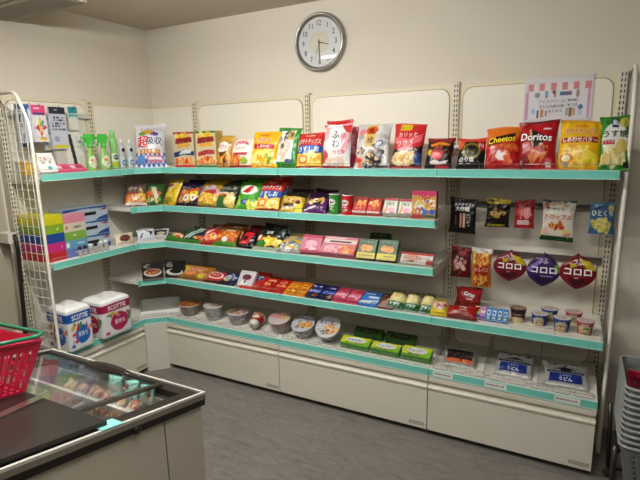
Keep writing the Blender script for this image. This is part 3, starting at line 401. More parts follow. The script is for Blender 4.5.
# ---------------------------------------------------------------- pack shapes
def bag_surface(w, h, th, seed, kind):
    rs = np.random.RandomState(seed); ph = rs.rand(8) * 6.28
    def f(S, Tt, off=0, side=-1):
        S = np.asarray(S, float); Tt = np.asarray(Tt, float)
        q = np.clip((Tt - .045) / .91, 0, 1); sp = np.sin(PI * q) ** .5
        u = 2 * S - 1
        if kind == 'grape':
            hw = .52 * np.clip(np.sin(PI * np.clip(Tt, .0, 1) ** .92), 0, 1) ** .8; x = u * w * np.maximum(hw, .02)
            cross = np.clip(1 - np.abs(u) ** 2.4, 0, 1) ** .6
        elif kind == 'nut':
            hw = .5 * (1 - .55 * np.clip((Tt - .55) / .45, 0, 1) ** 2); x = u * w * hw; cross = np.clip(1 - np.abs(u) ** 2.6, 0, 1) ** .6
        else:
            hw = .5 * (1.03 - .09 * sp + .012 * np.sin(9 * Tt + ph[6])); x = u * w * hw + w * .012 * np.sin(5 * Tt + ph[7]); cross = np.clip(1 - np.abs(u) ** 2.6, 0, 1) ** .6
        y = th / 2 * sp * cross
        edge = np.clip(np.abs(u) ** 2 + (2 * q - 1) ** 4, 0, 1) * np.clip(1 - np.abs(u) ** 8, 0, 1)
        wr = (np.sin(23 * S + 5 * Tt + ph[0]) * np.sin(9 * Tt + ph[1]) + .7 * np.sin(31 * Tt - 11 * S + ph[2]) + .6 * np.sin(40 * S + ph[3]) * (np.abs(2 * q - 1) ** 3))
        y = y + wr * .0026 * edge * np.minimum(1, y / .004)
        bend = .004 * np.sin(PI * S * 1.3 + ph[4]) * (1 - sp)
        z = Tt * h + .004 * np.sin(3.5 * S + ph[5]) * np.clip(Tt * 6 - 5, 0, 1) 
        Y = side * (y + off + .0004) + bend
        return np.stack([x, Y, z], -1)
    return f

def roots(name, label, cat, group, loc, rot, mk):
    o = mk(name); o.location = loc; o.rotation_euler = rot
    return tag(o, label, cat, group)

def make_bag(it, sd):
    kind, art, x, y, z, yaw, lean, w, h, th, name, label, cat, group = it
    f = bag_surface(w, h, th, sd, kind); mb = MB(); ops = ART[art]
    n = 60 if w * h > .025 else 44; nx = max(12, int(n * .8)); ny = n
    mb.grid(lambda S, Tt: f(S, Tt), nx, ny, lambda S, Tt: paint(ops, S, Tt, sd))
    bg = lin(ops[0][1])
    mb.grid(lambda S, Tt: f(S, Tt, 0, 1), 14, 18, lambda S, Tt: np.tile(bg, (len(S), 1)), flip=True)
    put_text(mb, ops, lambda S, Tt, off: f(S, Tt, off), w, h)
    return mb.obj(name, FILM)

def make_box(it, sd):
    kind, art, x, y, z, yaw, lean, w, h, th, name, label, cat, group = it
    mb = MB(); ops = ART[art]; sc = SIDE.get(art, None)
    if sc is None:
        c = ops[0][1]; sc = c
    mb.grid(lambda S, Tt: np.stack([(S - .5) * w, S * 0 - th / 2, Tt * h], -1), max(10, int(min(60, w / .0028))), max(8, int(min(64, h / .0028))), lambda S, Tt: paint(ops, S, Tt, sd), smooth=False)
    a, b = w / 2, th / 2
    mb.add([(-a, b, 0), (a, b, 0), (a, b, h), (-a, b, h)], [(1, 0, 3, 2)], sc)
    mb.add([(a, -b, 0), (a, b, 0), (a, b, h), (a, -b, h)], [(0, 1, 2, 3)], sc)
    mb.add([(-a, -b, 0), (-a, b, 0), (-a, b, h), (-a, -b, h)], [(1, 0, 3, 2)], sc)
    mb.add([(-a, -b, h), (a, -b, h), (a, b, h), (-a, b, h)], [(0, 1, 2, 3)], sc)
    mb.add([(-a, -b, 0), (a, -b, 0), (a, b, 0), (-a, b, 0)], [(3, 2, 1, 0)], sc)
    # folded flap lines on the sides and end seams
    if th > .025 and kind == 'box':
        mb.box(-a - .0004, -a, -b * .1, b * .1, h * .1, h * .9, '8a8880' if sc.startswith('d') else sc)
    if kind == 'blister':
        mb.lathe([(.42, 0), (.38, .5), (.2, .8)], 16, ops[0][1], sx=w, sy=h * .3, c=(0, 0, 0)) if False else None
        mb.box(-a * .7, a * .7, -b - .006, -b, h * .12, h * .66, ops[0][1]) if art in ('pinkcard',) else None
        if art == 'pinkcard':
            f2 = lambda S, Tt: np.stack([(S - .5) * w * .7, S * 0 - b - .0065, h * (.12 + .54 * Tt)], -1)
            mb.grid(f2, 24, 24, lambda S, Tt: paint(ops, .15 + .7 * S, .12 + .54 * Tt, sd), smooth=False)
    put_text(mb, ops, lambda S, Tt, off: np.stack([(S - .5) * w, S * 0 - b - off * .6, Tt * h], -1), w, h)
    return mb.obj(name, CARD)

def rr_point(u, w, d, r):
    """point on a rounded rectangle outline, u in 0..4 (one unit a side, front first)"""
    k = np.floor(u).astype(int) % 4; t = u - np.floor(u)
    a = -PI / 2 + (u - .5) * PI / 2
    n = 11.0
    c, s = np.cos(a), np.sin(a)
    # square-ish superellipse, corrected so each side carries one unit
    tt = (t - .5) * PI / 2; m = np.tan(tt)
    X = np.choose(k, [m, 1 + 0 * m, -m, -1 + 0 * m]); Y = np.choose(k, [-1 + 0 * m, m, 1 + 0 * m, -m])
    sc = (np.abs(X) ** n + np.abs(Y) ** n) ** (-1 / n)
    return X * sc * w / 2, Y * sc * d / 2

def make_roll(it, sd):
    kind, art, x, y, z, yaw, lean, w, h, th, name, label, cat, group = it
    root = thing(name, label, cat, group=group)
    ops = ART[art]; mb = MB(); hh = h * .93
    def P(S, Tt, off=0):
        X, Y = rr_point(np.clip(S * 4, 0, 3.9999), w + 2 * off, th + 2 * off, 0)
        k = 1 - .05 * np.clip((Tt - .93) / .07, 0, 1) ** 2 - .03 * np.clip((.05 - Tt) / .05, 0, 1)
        k = k + .006 * np.sin(26 * S + 5) * np.sin(11 * Tt)
        return np.stack([X * k, Y * k, Tt * hh], -1)
    def colf(S, Tt):
        u = np.mod(S * 4, 1); c = paint(ops, u, Tt, sd)
        if art == 'towelpack': c[S > .25] = lin('dfdfe2')
        return c
    mb.grid(P, 120, 50, colf)
    put_text(mb, ops, lambda S, Tt, off: P(S * .25, Tt, off), w, hh)
    if art != 'towelpack': put_text(mb, ops, lambda S, Tt, off: P(.75 + S * .25, Tt, off), th, hh)
    mb.obj('printed_wrap', FILM, root)
    top = MB()
    def PT(S, Tt):
        X, Y = rr_point(np.clip(S * 4, 0, 3.9999), w * .955, th * .955, 0); r = 1 - Tt
        X = X * r; Y = Y * r
        lump = np.abs(np.sin(X / w * 2 * PI)) ** .5 * np.abs(np.sin(Y / th * 2 * PI)) ** .5 * .4 + .6
        if art == 'towelpack': lump = .8 + .2 * np.sin(X * 90) * np.sin(Y * 70)
        zz = hh - .002 + (h - hh) * lump * np.clip(Tt * 5, 0, 1) ** .5
        return np.stack([X, Y, zz], -1)
    top.grid(PT, 64, 14, 'e9e8e6'); top.obj('wrap_top', FILM, root)
    kn = MB(); r0 = w * .2
    n = 18
    kn.grid(lambda S, Tt: np.stack([w * .2 * np.cos(PI * S) * (1 - .3 * Tt), (Tt - .5) * .05 * (1 - .4 * np.sin(PI * S)), h - .012 + .04 * np.sin(PI * S) + .004 * np.sin(25 * S + 9 * Tt)], -1), n, 6, 'e4e6e6')
    kn.obj('carry_loop', WRAP, root)
    return root

def make_round(it, sd):
    kind, art, x, y, z, yaw, lean, w, h, th, name, label, cat, group = it
    root = thing(name, label, cat, group=group); ops = ART[art]; r = w / 2
    if kind in ('cup', 'bowl', 'can'):
        r0 = r * {'cup': .74, 'bowl': .68, 'can': 1}[kind]; zt = h * (.94 if kind != 'can' else .95)
        def P(S, Tt, off=0):
            a = -PI / 2 + (S - .5) * 2 * PI; t2 = Tt ** (.75 if kind == 'bowl' else 1)
            rr = r0 + (r * .95 - r0) * t2 + off if kind != 'can' else r * .97 + off + 0 * S
            if kind == 'bowl': rr = rr * (1 + .008 * np.cos(60 * PI * S))
            return np.stack([rr * np.cos(a), rr * np.sin(a), Tt * zt], -1)
        mb = MB(); mb.grid(P, 72, 24, lambda S, Tt: paint(ops, S, Tt, sd))
        mb.lathe([(r0 * .98, 0), (r0 * .9, .002)], 36, 'cfcac0')
        put_text(mb, ops, P, 2 * PI * r, zt)
        mb.obj({'cup': 'cup_body', 'bowl': 'bowl_body', 'can': 'can_body'}[kind], FILM if kind != 'cup' else CARD, root)
        ld = MB(); rim = {'cupbrown': '2f1c18', 'cupblue': '2a4488', 'cupred': 'b05058', 'cupfallen': 'd8d4cc'}.get(art, 'c9c6c0')
        if kind == 'can': ld.lathe([(r * .98, zt - .002), (r, zt), (r, h - .003), (r * .9, h - .002)], 36, 'd8d6d0'); lids = [('B', 'e8e6e0')]
        else:
            ld.lathe([(r * .96, zt - .004), (r, zt - .003), (r, zt + .001), (r * .97, zt + .002)], 36, rim, cap1=False)
            lids = {'cupbrown': [('B', '8a6a5c'), ('C', .5, .5, .4, .4, 20, .1, ('c9a890', '4a2c24', 'a88070'))],
                    'cupblue': [('B', 'd2d0cc'), ('E', .5, .5, .3, .3, 'c4b8a4'), ('C', .5, .5, .3, .3, 8, .1, ('d8a070', '8a98b8', 'dcd8d0'))],
                    'cupred': [('B', 'd8c4c0'), ('C', .5, .5, .3, .3, 10, .1, ('d8906c', 'c07c80', 'e4dcd8'))],
                    'bowlorange': [('B', 'b8622c'), ('C', .5, .5, .5, .5, 40, .09, ('d88a44', '8c3c20', 'c9a05c', '5c6c2c', '3a1c14'))],
                    'bowlwhite': [('B', 'c9c2b8'), ('C', .3, .6, .3, .3, 14, .1, ('d8a884', 'b05c44', 'e0ccb4')), ('R', .55, .2, .95, .8, '9aa09c'), ('C', .7, .5, .2, .3, 6, .07, ('6c8c4c', 'a83c3c', '3c2c28'))],
                    'bowlwhite2': [('B', 'c8bcb0'), ('C', .3, .5, .26, .34, 14, .1, ('4a6c34', 'b0402c', '8a9c4c', '2c3c1c')), ('C', .75, .5, .2, .3, 10, .09, ('c88c9c', 'e0d4d0', '9c3c4c'))],
                    'bowlpink': [('B', 'c4b4b4'), ('C', .68, .6, .26, .26, 18, .09, ('d8a868', 'e0c48c', 'b07c44')), ('C', .25, .6, .22, .25, 10, .08, ('b0304c', 'd890a0', 'e4dcdc')), T('きつね', .35, .5, .3, 'a82c44', .6, .04, 'ece4e4')],
                    'bowlblack': [('B', 'b8bcc0'), ('C', .68, .42, .26, .22, 18, .1, ('d8964c', 'e0b87c', 'b87434')), ('C', .3, .7, .2, .16, 6, .08, ('6c7c94', 'd0d4d8')), T('天ぷら', .4, .68, .26, '14141a', .7, .05, 'e2e4e8'), ('C', .4, .25, .3, .12, 8, .06, ('5a5c64', 'd8d8dc', 'a8603c'))],
                    'cupfallen': [('B', 'cfc8be')]}[art]
        if kind == 'bowl': # foil lid disc, art seen from the front
            def L(S, Tt, off=0):
                u = 2 * S - 1; v = 2 * Tt - 1; X = u * np.sqrt(np.clip(1 - v * v / 2, 0, 1)); Y = v * np.sqrt(np.clip(1 - u * u / 2, 0, 1))
                return np.stack([X * r * .985, Y * r * .985, zt + .002 + .004 * (1 - np.clip(X * X + Y * Y, 0, 1)) + off], -1)
        else:
            def L(S, Tt, off=0):
                u = 2 * S - 1; v = 2 * Tt - 1; X = u * np.sqrt(np.clip(1 - v * v / 2, 0, 1)); Y = v * np.sqrt(np.clip(1 - u * u / 2, 0, 1))
                return np.stack([X * r * .95, Y * r * .95, (zt + .002 if kind != 'can' else h - .002) + off + 0 * S], -1)
        ld.grid(L, 32, 32, lambda S, Tt: paint(lids, S, Tt, sd)); put_text(ld, lids, L, w, w)
        ld.obj('lid', FILM, root)
        if kind == 'bowl':
            sk = MB(); sk.lathe([(r * .99, zt), (r * .96, zt * .55), (r0 * 1.06, .004)], 28, 'ffffff', cap0=False, cap1=False); sk.obj('shrink_wrap', WRAP, root)
    elif kind == 'jar':
        mb = MB(); mb.lathe([(r * .8, 0), (r, .003), (r, h * .6), (r * .6, h * .68)], 18, 'b9b7b0'); mb.lathe([(r * 1.01, h * .12), (r * 1.01, h * .4)], 18, 'cfcac2', cap0=False, cap1=False); mb.obj('bottle', CLEARP, root)
        cp = MB(); cp.lathe([(r * .8, h * .66), (r * .82, h * .98), (r * .7, h)], 18, ops[0][1]); cp.obj('cap', PLAIN, root)
    elif kind == 'soap':
        c = ops[0][1]; sy = .62
        if art == 'soap':
            pr = [(r * .9, 0), (r, .008), (r, h * .3), (r * .78, h * .42), (r * .8, h * .52), (r * .98, h * .62), (r * .9, h * .76), (r * .5, h * .86)]
        else:
            pr = [(r * .9, 0), (r, .008), (r, h * .55), (r * .95, h * .7), (r * .45, h * .85)]
        mb = MB(); mb.lathe([(a, b) for a, b in pr], 32, c, sy=sy); mb.obj('bottle', CLEARP, root)
        cp = MB(); cp.lathe([(r * .45, h * .85), (r * .5, h * .87), (r * .5, h * .96), (r * .3, h)], 20, {'soap': '7cc46c'}.get(art, 'd5d5d2')); cp.obj('cap', PLAIN, root)
        lb = MB()
        def P(S, Tt, off=0):
            a = -PI / 2 + (S - .5) * 2.2
            return np.stack([(r * 1.02 + off) * np.cos(a), (r * sy * 1.04 + off) * np.sin(a), h * (.06 + .34 * Tt)], -1)
        lo = [('B', 'dce8d4'), ('E', .5, .7, .3, .2, '20242a'), ('R', 0, 0, 1, .35, 'bcc82c'), T('JOY', .5, .7, .2, 'e6e8e4', .5)] if art == 'soap' else [('B', 'd4dde2'), ('E', .5, .4, .35, .3, '4c8cc8'), ('E', .5, .4, .16, .14, 'dce6ee')]
        lb.grid(P, 24, 24, lambda S, Tt: paint(lo, S, Tt, sd)); put_text(lb, lo, P, 2.2 * r, h * .34); lb.obj('label', FILM, root)
        if art != 'soap':
            sp = MB(); sp.grid(lambda S, Tt: np.stack([r * .6 * (2 * S - 1) * np.sqrt(1 - (2 * Tt - 1) ** 2 * .98), -r * sy * 1.02 + 0 * S, h * (.56 + .13 * Tt)], -1), 12, 12, '1d2028'); sp.obj('spot_label', FILM, root)
    elif kind == 'spray':
        g = '98cc66'; sy = .6
        mb = MB(); mb.lathe([(r * .85, 0), (r * .95, .006), (r * .98, h * .2), (r * .8, h * .4), (r * .45, h * .56), (r * .4, h * .64)], 32, g, sy=sy); mb.obj('bottle', CLEARP, root)
        lb = MB()
        def P(S, Tt, off=0):
            u = 2 * S - 1; v = 2 * Tt - 1; X = u * np.sqrt(np.clip(1 - v * v / 2, 0, 1)); Z = v * np.sqrt(np.clip(1 - u * u / 2, 0, 1))
            zz = h * (.24 + .17 * Z); rr = np.interp(zz, [0, h * .2, h * .4, h * .56], [r * .96, r * .99, r * .83, r * .5])
            xx = X * rr * .86
            return np.stack([xx, -sy * np.sqrt(np.maximum(rr ** 2 - xx ** 2, 0)) * 1.04 - off, zz], -1)
        lo = [('B', 'e2ead0'), ('E', .35, .65, .2, .15, 'd8847c'), ('C', .6, .6, .2, .15, 5, .1, ('d8b45c', 'b8d884')), ('F', .2, .25, .8, .45, '7a8c84', 2)]
        lb.grid(P, 24, 24, lambda S, Tt: paint(lo, S, Tt, sd)); lb.obj('label', FILM, root)
        hd = MB(); gg = '3fae3c'
        hd.lathe([(r * .42, h * .63), (r * .45, h * .65), (r * .42, h * .76), (r * .3, h * .78)], 20, gg)
        hd.prism([(-.052, -.011), (.022, -.014), (.034, -.008), (.034, .008), (.022, .014), (-.052, .011)], h * .86, h * .93, gg)
        hd.prism([(-.03, -.012), (.02, -.014), (.026, 0), (.02, .014), (-.03, .012)], h * .76, h, gg)
        hd.hexa([(-.05, -.005, h * .66), (-.042, -.005, h * .66), (-.042, .005, h * .66), (-.05, .005, h * .66), (-.034, -.005, h * .87), (-.022, -.005, h * .87), (-.022, .005, h * .87), (-.034, .005, h * .87)], gg)
        hd.obj('trigger_head', PLAIN, root)
    return root

ITEMS = [
    ('bag', 'goldnut', 0.4656, -0.31, 1.3685, -4.0, 20, 0.1315, 0.2022, 0.05, 'snack_bag', 'narrow golden brown snack bag right of the two tall snack cartons', 'snack bag', 'snack bags on the top shelf'),
    ('bag', 'pinkcream', 0.6017, -0.31, 1.3685, 0.0, 20, 0.1707, 0.1863, 0.05, 'snack_bag', 'cream and pink snack bag between the golden brown bag and yellow chip bag', 'snack bag', 'snack bags on the top shelf'),
    ('bag', 'chipyellow', 0.7645, -0.31, 1.3685, 0.0, 20, 0.1902, 0.2192, 0.06, 'potato_chip_bag', 'small yellow potato chip bag beside the slanting green cracker bag', 'chip bag', 'snack bags on the top shelf'),
    ('bag', 'greencracker', 0.9073, -0.31, 1.3685, -10.0, 20, 0.1757, 0.2386, 0.05, 'rice_cracker_bag', 'green edged rice cracker bag right of the small yellow chip bag', 'rice cracker bag', 'snack bags on the top shelf'),
    ('bag', 'chipblue', 1.074, -0.31, 1.3685, 0.0, 20, 0.1589, 0.2043, 0.06, 'potato_chip_bag', 'red chip bag with a blue middle band on the top shelf', 'chip bag', 'snack bags on the top shelf'),
    ('bag', 'redback', 1.1784, -0.14, 1.3685, 0.0, 4, 0.1582, 0.2628, 0.05, 'snack_bag', 'tall red bag standing behind the white bag with big black lettering', 'snack bag', 'snack bags on the top shelf'),
    ('bag', 'fuwa', 1.2398, -0.31, 1.3685, 0.0, 12, 0.1614, 0.24, 0.06, 'snack_bag', 'white snack bag with large black lettering and pink red corners', 'snack bag', 'snack bags on the top shelf'),
    ('bag', 'pinkback', 1.2727, -0.2, 1.3685, 10.0, 6, 0.114, 0.2207, 0.05, 'snack_bag', 'pink and dark red bag showing behind the right edge of the white bag', 'snack bag', 'snack bags on the top shelf'),
    ('bag', 'maru', 1.4399, -0.31, 1.3685, 0.0, 20, 0.1957, 0.2432, 0.06, 'rice_cracker_bag', 'clear silvery rice cracker bag with a yellow strip and an orange disc', 'rice cracker bag', 'snack bags on the top shelf'),
    ('bag', 'redfry', 1.6271, -0.31, 1.3685, 0.0, 20, 0.1669, 0.2362, 0.06, 'snack_bag', 'tall red and black bag with a yellow patch and a plate of fried sticks', 'snack bag', 'snack bags on the top shelf'),
    ('bag', 'hotchili', 1.7913, -0.31, 1.3685, 0.0, 20, 0.1322, 0.1583, 0.05, 'snack_bag', 'low black bag with a dark red top and a bright red figure', 'snack bag', 'snack bags on the top shelf'),
    ('bag', 'whiteedge', 1.8385, -0.17, 1.3685, 0.0, 6, 0.085, 0.1086, 0.04, 'snack_bag', 'pale white bag glimpsed behind the gap between the two low black bags', 'snack bag', 'snack bags on the top shelf'),
    ('bag', 'blackorange', 1.9458, -0.31, 1.3685, 0.0, 20, 0.1289, 0.1547, 0.05, 'snack_bag', 'low black bag with an orange red top and gold ring', 'snack bag', 'snack bags on the top shelf'),
    ('bag', 'cheese', 2.0843, -0.31, 1.3685, 0.0, 20, 0.1524, 0.1997, 0.06, 'cheese_puff_bag', 'orange to red cheese snack bag with yellow lettering', 'snack bag', 'snack bags on the top shelf'),
    ('bag', 'tortilla', 2.2265, -0.31, 1.3685, 0.0, 20, 0.1683, 0.2279, 0.07, 'tortilla_chip_bag', 'big red tortilla chip bag with a black triangle logo', 'chip bag', 'snack bags on the top shelf'),
    ('bag', 'chipbutter', 2.3911, -0.31, 1.3685, 0.0, 20, 0.1682, 0.2212, 0.07, 'potato_chip_bag', 'large yellow potato chip bag with two lines of red Japanese lettering', 'chip bag', 'snack bags on the top shelf'),
    ('bag', 'usuyaki', 2.5268, -0.31, 1.3685, 0.0, 20, 0.1116, 0.2378, 0.05, 'rice_cracker_bag', 'green and white rice cracker bag at the far right end of the top shelf', 'rice cracker bag', 'snack bags on the top shelf'),
    ('box', 'cartonred', 0.1633, -0.27, 1.3685, 0.0, 0, 0.1688, 0.222, 0.07, 'snack_carton', 'tall snack carton with a red rim and a dark blue banner', 'snack carton', 'tall snack cartons on the top shelf'),
    ('box', 'cartongreen', 0.3441, -0.27, 1.3685, 0.0, 0, 0.1599, 0.223, 0.07, 'snack_carton', 'tall snack carton with a green rim and a red banner', 'snack carton', 'tall snack cartons on the top shelf'),
    ('bag', 'towelpack', -0.1271, -0.31, 1.3685, 42.0, 20, 0.1984, 0.2967, 0.13, 'paper_towel_pack', 'big white plastic pack with blue checks and large red lettering in the shelf corner', 'paper pack', None),
    ('spray', 'spray', -0.2, -0.708, 1.3685, 90.0, 0, 0.0656, 0.2168, 0.06, 'spray_bottle', 'green trigger spray bottle, the left one of two', 'spray bottle', 'green trigger sprays'),
    ('spray', 'spray', -0.2, -0.6125, 1.3685, 90.0, 0, 0.0738, 0.2173, 0.06, 'spray_bottle', 'green trigger spray bottle, the right one of two, nearer the dish soap', 'spray bottle', 'green trigger sprays'),
    ('soap', 'soap', -0.25, -0.4995, 1.3685, 90.0, 0, 0.0594, 0.2441, 0.05, 'dish_soap_bottle', 'tall translucent green dish soap bottle behind the right spray bottle', 'soap bottle', None),
    ('soap', 'clearsoap', -0.23, -0.4527, 1.3685, 90.0, 0, 0.0423, 0.1874, 0.04, 'detergent_bottle', 'slim clear bottle with a black spot, left of its twin', 'detergent bottle', 'clear detergent bottles'),
    ('soap', 'clearsoap', -0.2, -0.4143, 1.3685, 90.0, 0, 0.0428, 0.1866, 0.04, 'detergent_bottle', 'slim clear bottle with a blue flower label, right beside the white plastic pack', 'detergent bottle', 'clear detergent bottles'),
    ('blister', 'toothbrush', -0.28, -1.0574, 1.5161, 90.0, 2, 0.0324, 0.2262, 0.012, 'toothbrush_pack', 'blue toothbrush pack hanging leftmost behind the wire side panel', 'toothbrush', 'hanging toothbrushes'),
    ('blister', 'toothbrush2', -0.28, -1.0132, 1.5207, 90.0, 2, 0.0333, 0.2241, 0.012, 'toothbrush_pack', 'light blue toothbrush pack hanging beside the pink card', 'toothbrush', 'hanging toothbrushes'),
    ('blister', 'pinkcard', -0.27, -0.9585, 1.5415, 90.0, 2, 0.0804, 0.2002, 0.02, 'hair_accessory_pack', 'pink topped blister card with a colourful star shape inside', 'blister pack', None),
    ('blister', 'greypack', -0.3, -0.886, 1.4963, 90.0, 2, 0.0725, 0.1851, 0.015, 'wipe_pack', 'pale grey pack with navy writing half hidden behind its twin', 'packet', 'pale grey packets hanging on hooks'),
    ('blister', 'greypack2', -0.26, -0.853, 1.5008, 90.0, 2, 0.0986, 0.2355, 0.015, 'wipe_pack', 'pale grey pack under a dark navy header, hanging in front of its twin', 'packet', 'pale grey packets hanging on hooks'),
    ('blister', 'tealcard', -0.28, -0.7383, 1.6103, 90.0, 2, 0.059, 0.133, 0.008, 'hanging_card', 'small teal header card on the rightmost hook', 'hanging card', None),
    ('box', 'sachet', -0.16, -1.0134, 1.3748, 90.0, 25, 0.1027, 0.1116, 0.03, 'tissue_packet', 'white packet with a green corner and red print behind the price rail', 'packet', None),
    ('box', 'greycarton', -0.26, -0.8517, 1.3699, 90.0, 8, 0.0753, 0.183, 0.02, 'slim_carton', 'greyish carton leaning below the hanging pale grey packs', 'carton', None),
    ('box', 'stripecarton', -0.25, -0.7659, 1.3695, 90.0, 6, 0.1055, 0.2289, 0.02, 'slim_carton', 'white carton with a slanting black stripe beside the green sprays', 'carton', None),
    ('box', 'pinkflat', -0.15, -0.9105, 1.3737, 90.0, 60, 0.0856, 0.0784, 0.012, 'flat_packet', 'flat pink packet lying left on the rail edge', 'packet', 'flat pink packets'),
    ('box', 'pinkflat', -0.15, -0.8253, 1.3737, 90.0, 60, 0.0903, 0.0703, 0.012, 'flat_packet', 'flat pink packet lying right, in front of the striped carton', 'packet', 'flat pink packets'),
    ('box', 'yellowbox', -0.23, -1.0816, 1.3685, 90.0, 0, 0.0546, 0.0736, 0.04, 'small_box', 'small yellow box behind the wire side panel', 'small box', None),
    ('box', 'stripebox', -0.33, -1.0674, 1.3685, 90.0, 0, 0.0275, 0.0731, 0.04, 'small_box', 'small grey striped box behind the wire side panel', 'small box', None),
    ('bag', 'potatobrown', -0.1385, -0.46, 1.1214, 50.0, 30, 0.1359, 0.1635, 0.05, 'snack_bag', 'leftmost bag on the second shelf, silver brown with orange pieces', 'snack bag', 'chip bags on the second shelf'),
    ('bag', 'greenorange', -0.0666, -0.38, 1.1214, 30.0, 30, 0.1252, 0.1566, 0.05, 'snack_bag', 'green bag with orange pieces, second from the left end of the second shelf', 'snack bag', 'chip bags on the second shelf'),
    ('bag', 'yellowtall', 0.0178, -0.33, 1.1214, 0.0, 30, 0.1253, 0.1908, 0.04, 'snack_bag', 'narrow bright yellow bag on the second shelf', 'snack bag', 'chip bags on the second shelf'),
    ('bag', 'purplerings', 0.176, -0.33, 1.1214, 0.0, 35, 0.1969, 0.1726, 0.05, 'snack_bag', 'dark purple bag with two white rings', 'snack bag', 'chip bags on the second shelf'),
    ('bag', 'goldwhite', 0.3328, -0.33, 1.1214, 0.0, 35, 0.1717, 0.1836, 0.05, 'snack_bag', 'gold and lilac chip bag between the purple and the black green bag', 'snack bag', 'chip bags on the second shelf'),
    ('bag', 'blackgreen', 0.4854, -0.33, 1.1214, 0.0, 35, 0.1639, 0.1798, 0.05, 'snack_bag', 'black and green bag with pale lettering on the second shelf', 'snack bag', 'chip bags on the second shelf'),
    ('bag', 'sourcream', 0.6422, -0.33, 1.1214, 0.0, 35, 0.1563, 0.1976, 0.05, 'snack_bag', 'bright green bag with a red and white logo and a blue spot', 'snack bag', 'chip bags on the second shelf'),
    ('bag', 'chipblue', 0.7904, -0.33, 1.1214, 0.0, 35, 0.1705, 0.2007, 0.05, 'potato_chip_bag', 'red and blue chip bag on the second shelf, right of the bright green bag', 'chip bag', 'chip bags on the second shelf'),
    ('bag', 'yellowlow', 0.9574, -0.33, 1.1227, 0.0, 45, 0.1414, 0.1379, 0.04, 'snack_bag', 'small yellow bag with a black top on the second shelf', 'snack bag', 'chip bags on the second shelf'),
    ('bag', 'purplelow', 1.1072, -0.33, 1.1225, 0.0, 45, 0.1473, 0.1438, 0.04, 'snack_bag', 'small purple bag left of the green chip can', 'snack bag', 'chip bags on the second shelf'),
    ('can', 'cangreen', 1.2282, -0.3, 1.1214, 0.0, 0, 0.066, 0.1136, 0.06, 'chip_can', 'short green chip can', 'chip can', 'short chip cans'),
    ('can', 'canred', 1.3067, -0.3, 1.1214, 0.0, 0, 0.065, 0.1106, 0.06, 'chip_can', 'short red chip can', 'chip can', 'short chip cans'),
    ('box', 'redstick', 1.381, -0.32, 1.1306, 0.0, 38, 0.0753, 0.0957, 0.03, 'snack_packet', 'red and orange packet directly right of the red chip can', 'snack packet', 'small packs at the right end of the second shelf'),
    ('box', 'redstick', 1.4614, -0.32, 1.1306, 0.0, 38, 0.0732, 0.0927, 0.03, 'snack_packet', 'red and orange packet directly left of the white and green packets', 'snack packet', 'small packs at the right end of the second shelf'),
    ('box', 'whitestick', 1.5523, -0.32, 1.1289, 0.0, 30, 0.0707, 0.0934, 0.03, 'snack_packet', 'white packet with green letters, left of its twin', 'snack packet', 'small packs at the right end of the second shelf'),
    ('box', 'whitestick', 1.6328, -0.32, 1.1289, 0.0, 30, 0.0686, 0.0908, 0.03, 'snack_packet', 'white packet with green letters touching the pink candy box', 'snack packet', 'small packs at the right end of the second shelf'),
    ('box', 'pinkfun', 1.7292, -0.3, 1.1228, 0.0, 4, 0.1218, 0.1371, 0.04, 'candy_box', 'upright pink and orange candy box at the end of the second shelf', 'candy box', None),
    ('box', 'cred', -0.275, -1.024, 0.8816, 90.0, 0, 0.118, 0.0515, 0.22, 'tissue_box', 'red bottom box of the tall colourful tissue stack', 'tissue box', 'colourful tissue boxes'),
    ('box', 'cmag', -0.275, -1.024, 0.9336, 90.0, 0, 0.118, 0.0515, 0.22, 'tissue_box', 'magenta box, second from the bottom of the colourful tissue stack', 'tissue box', 'colourful tissue boxes'),
    ('box', 'cblue', -0.275, -1.024, 0.9856, 90.0, 0, 0.118, 0.0515, 0.22, 'tissue_box', 'blue middle box of the colourful tissue stack', 'tissue box', 'colourful tissue boxes'),
    ('box', 'clime', -0.275, -1.024, 1.0376, 90.0, 0, 0.118, 0.0515, 0.22, 'tissue_box', 'lime green box, second from the top of the colourful tissue stack', 'tissue box', 'colourful tissue boxes'),
    ('box', 'cyel', -0.275, -1.024, 1.0896, 90.0, 0, 0.118, 0.0515, 0.22, 'tissue_box', 'yellow top box of the colourful tissue stack', 'tissue box', 'colourful tissue boxes'),
    ('box', 'dperi', -0.2, -0.893, 0.8816, 90.0, 0, 0.14, 0.0495, 0.07, 'pocket_tissue_box', 'periwinkle bottom box of the narrow pastel stack', 'tissue box', 'pastel tissue boxes'),
    ('box', 'dblue', -0.2, -0.893, 0.9316, 90.0, 0, 0.14, 0.0495, 0.07, 'pocket_tissue_box', 'light blue box, second from the bottom of the narrow pastel stack', 'tissue box', 'pastel tissue boxes'),
    ('box', 'dgreen', -0.2, -0.893, 0.9816, 90.0, 0, 0.14, 0.0495, 0.07, 'pocket_tissue_box', 'green middle box of the narrow pastel stack', 'tissue box', 'pastel tissue boxes'),
    ('box', 'dcream', -0.2, -0.893, 1.0316, 90.0, 0, 0.14, 0.0495, 0.07, 'pocket_tissue_box', 'cream box, second from the top of the narrow pastel stack', 'tissue box', 'pastel tissue boxes'),
    ('box', 'dpink', -0.2, -0.893, 1.0816, 90.0, 0, 0.14, 0.0495, 0.07, 'pocket_tissue_box', 'pink top box of the narrow pastel stack', 'tissue box', 'pastel tissue boxes'),
    ('box', 'whiteblue', -0.32, -0.745, 0.8816, 90.0, 0, 0.31, 0.088, 0.13, 'tissue_box', 'bottom one of the three white and blue tissue boxes with black ovals', 'tissue box', 'white and blue tissue boxes'),
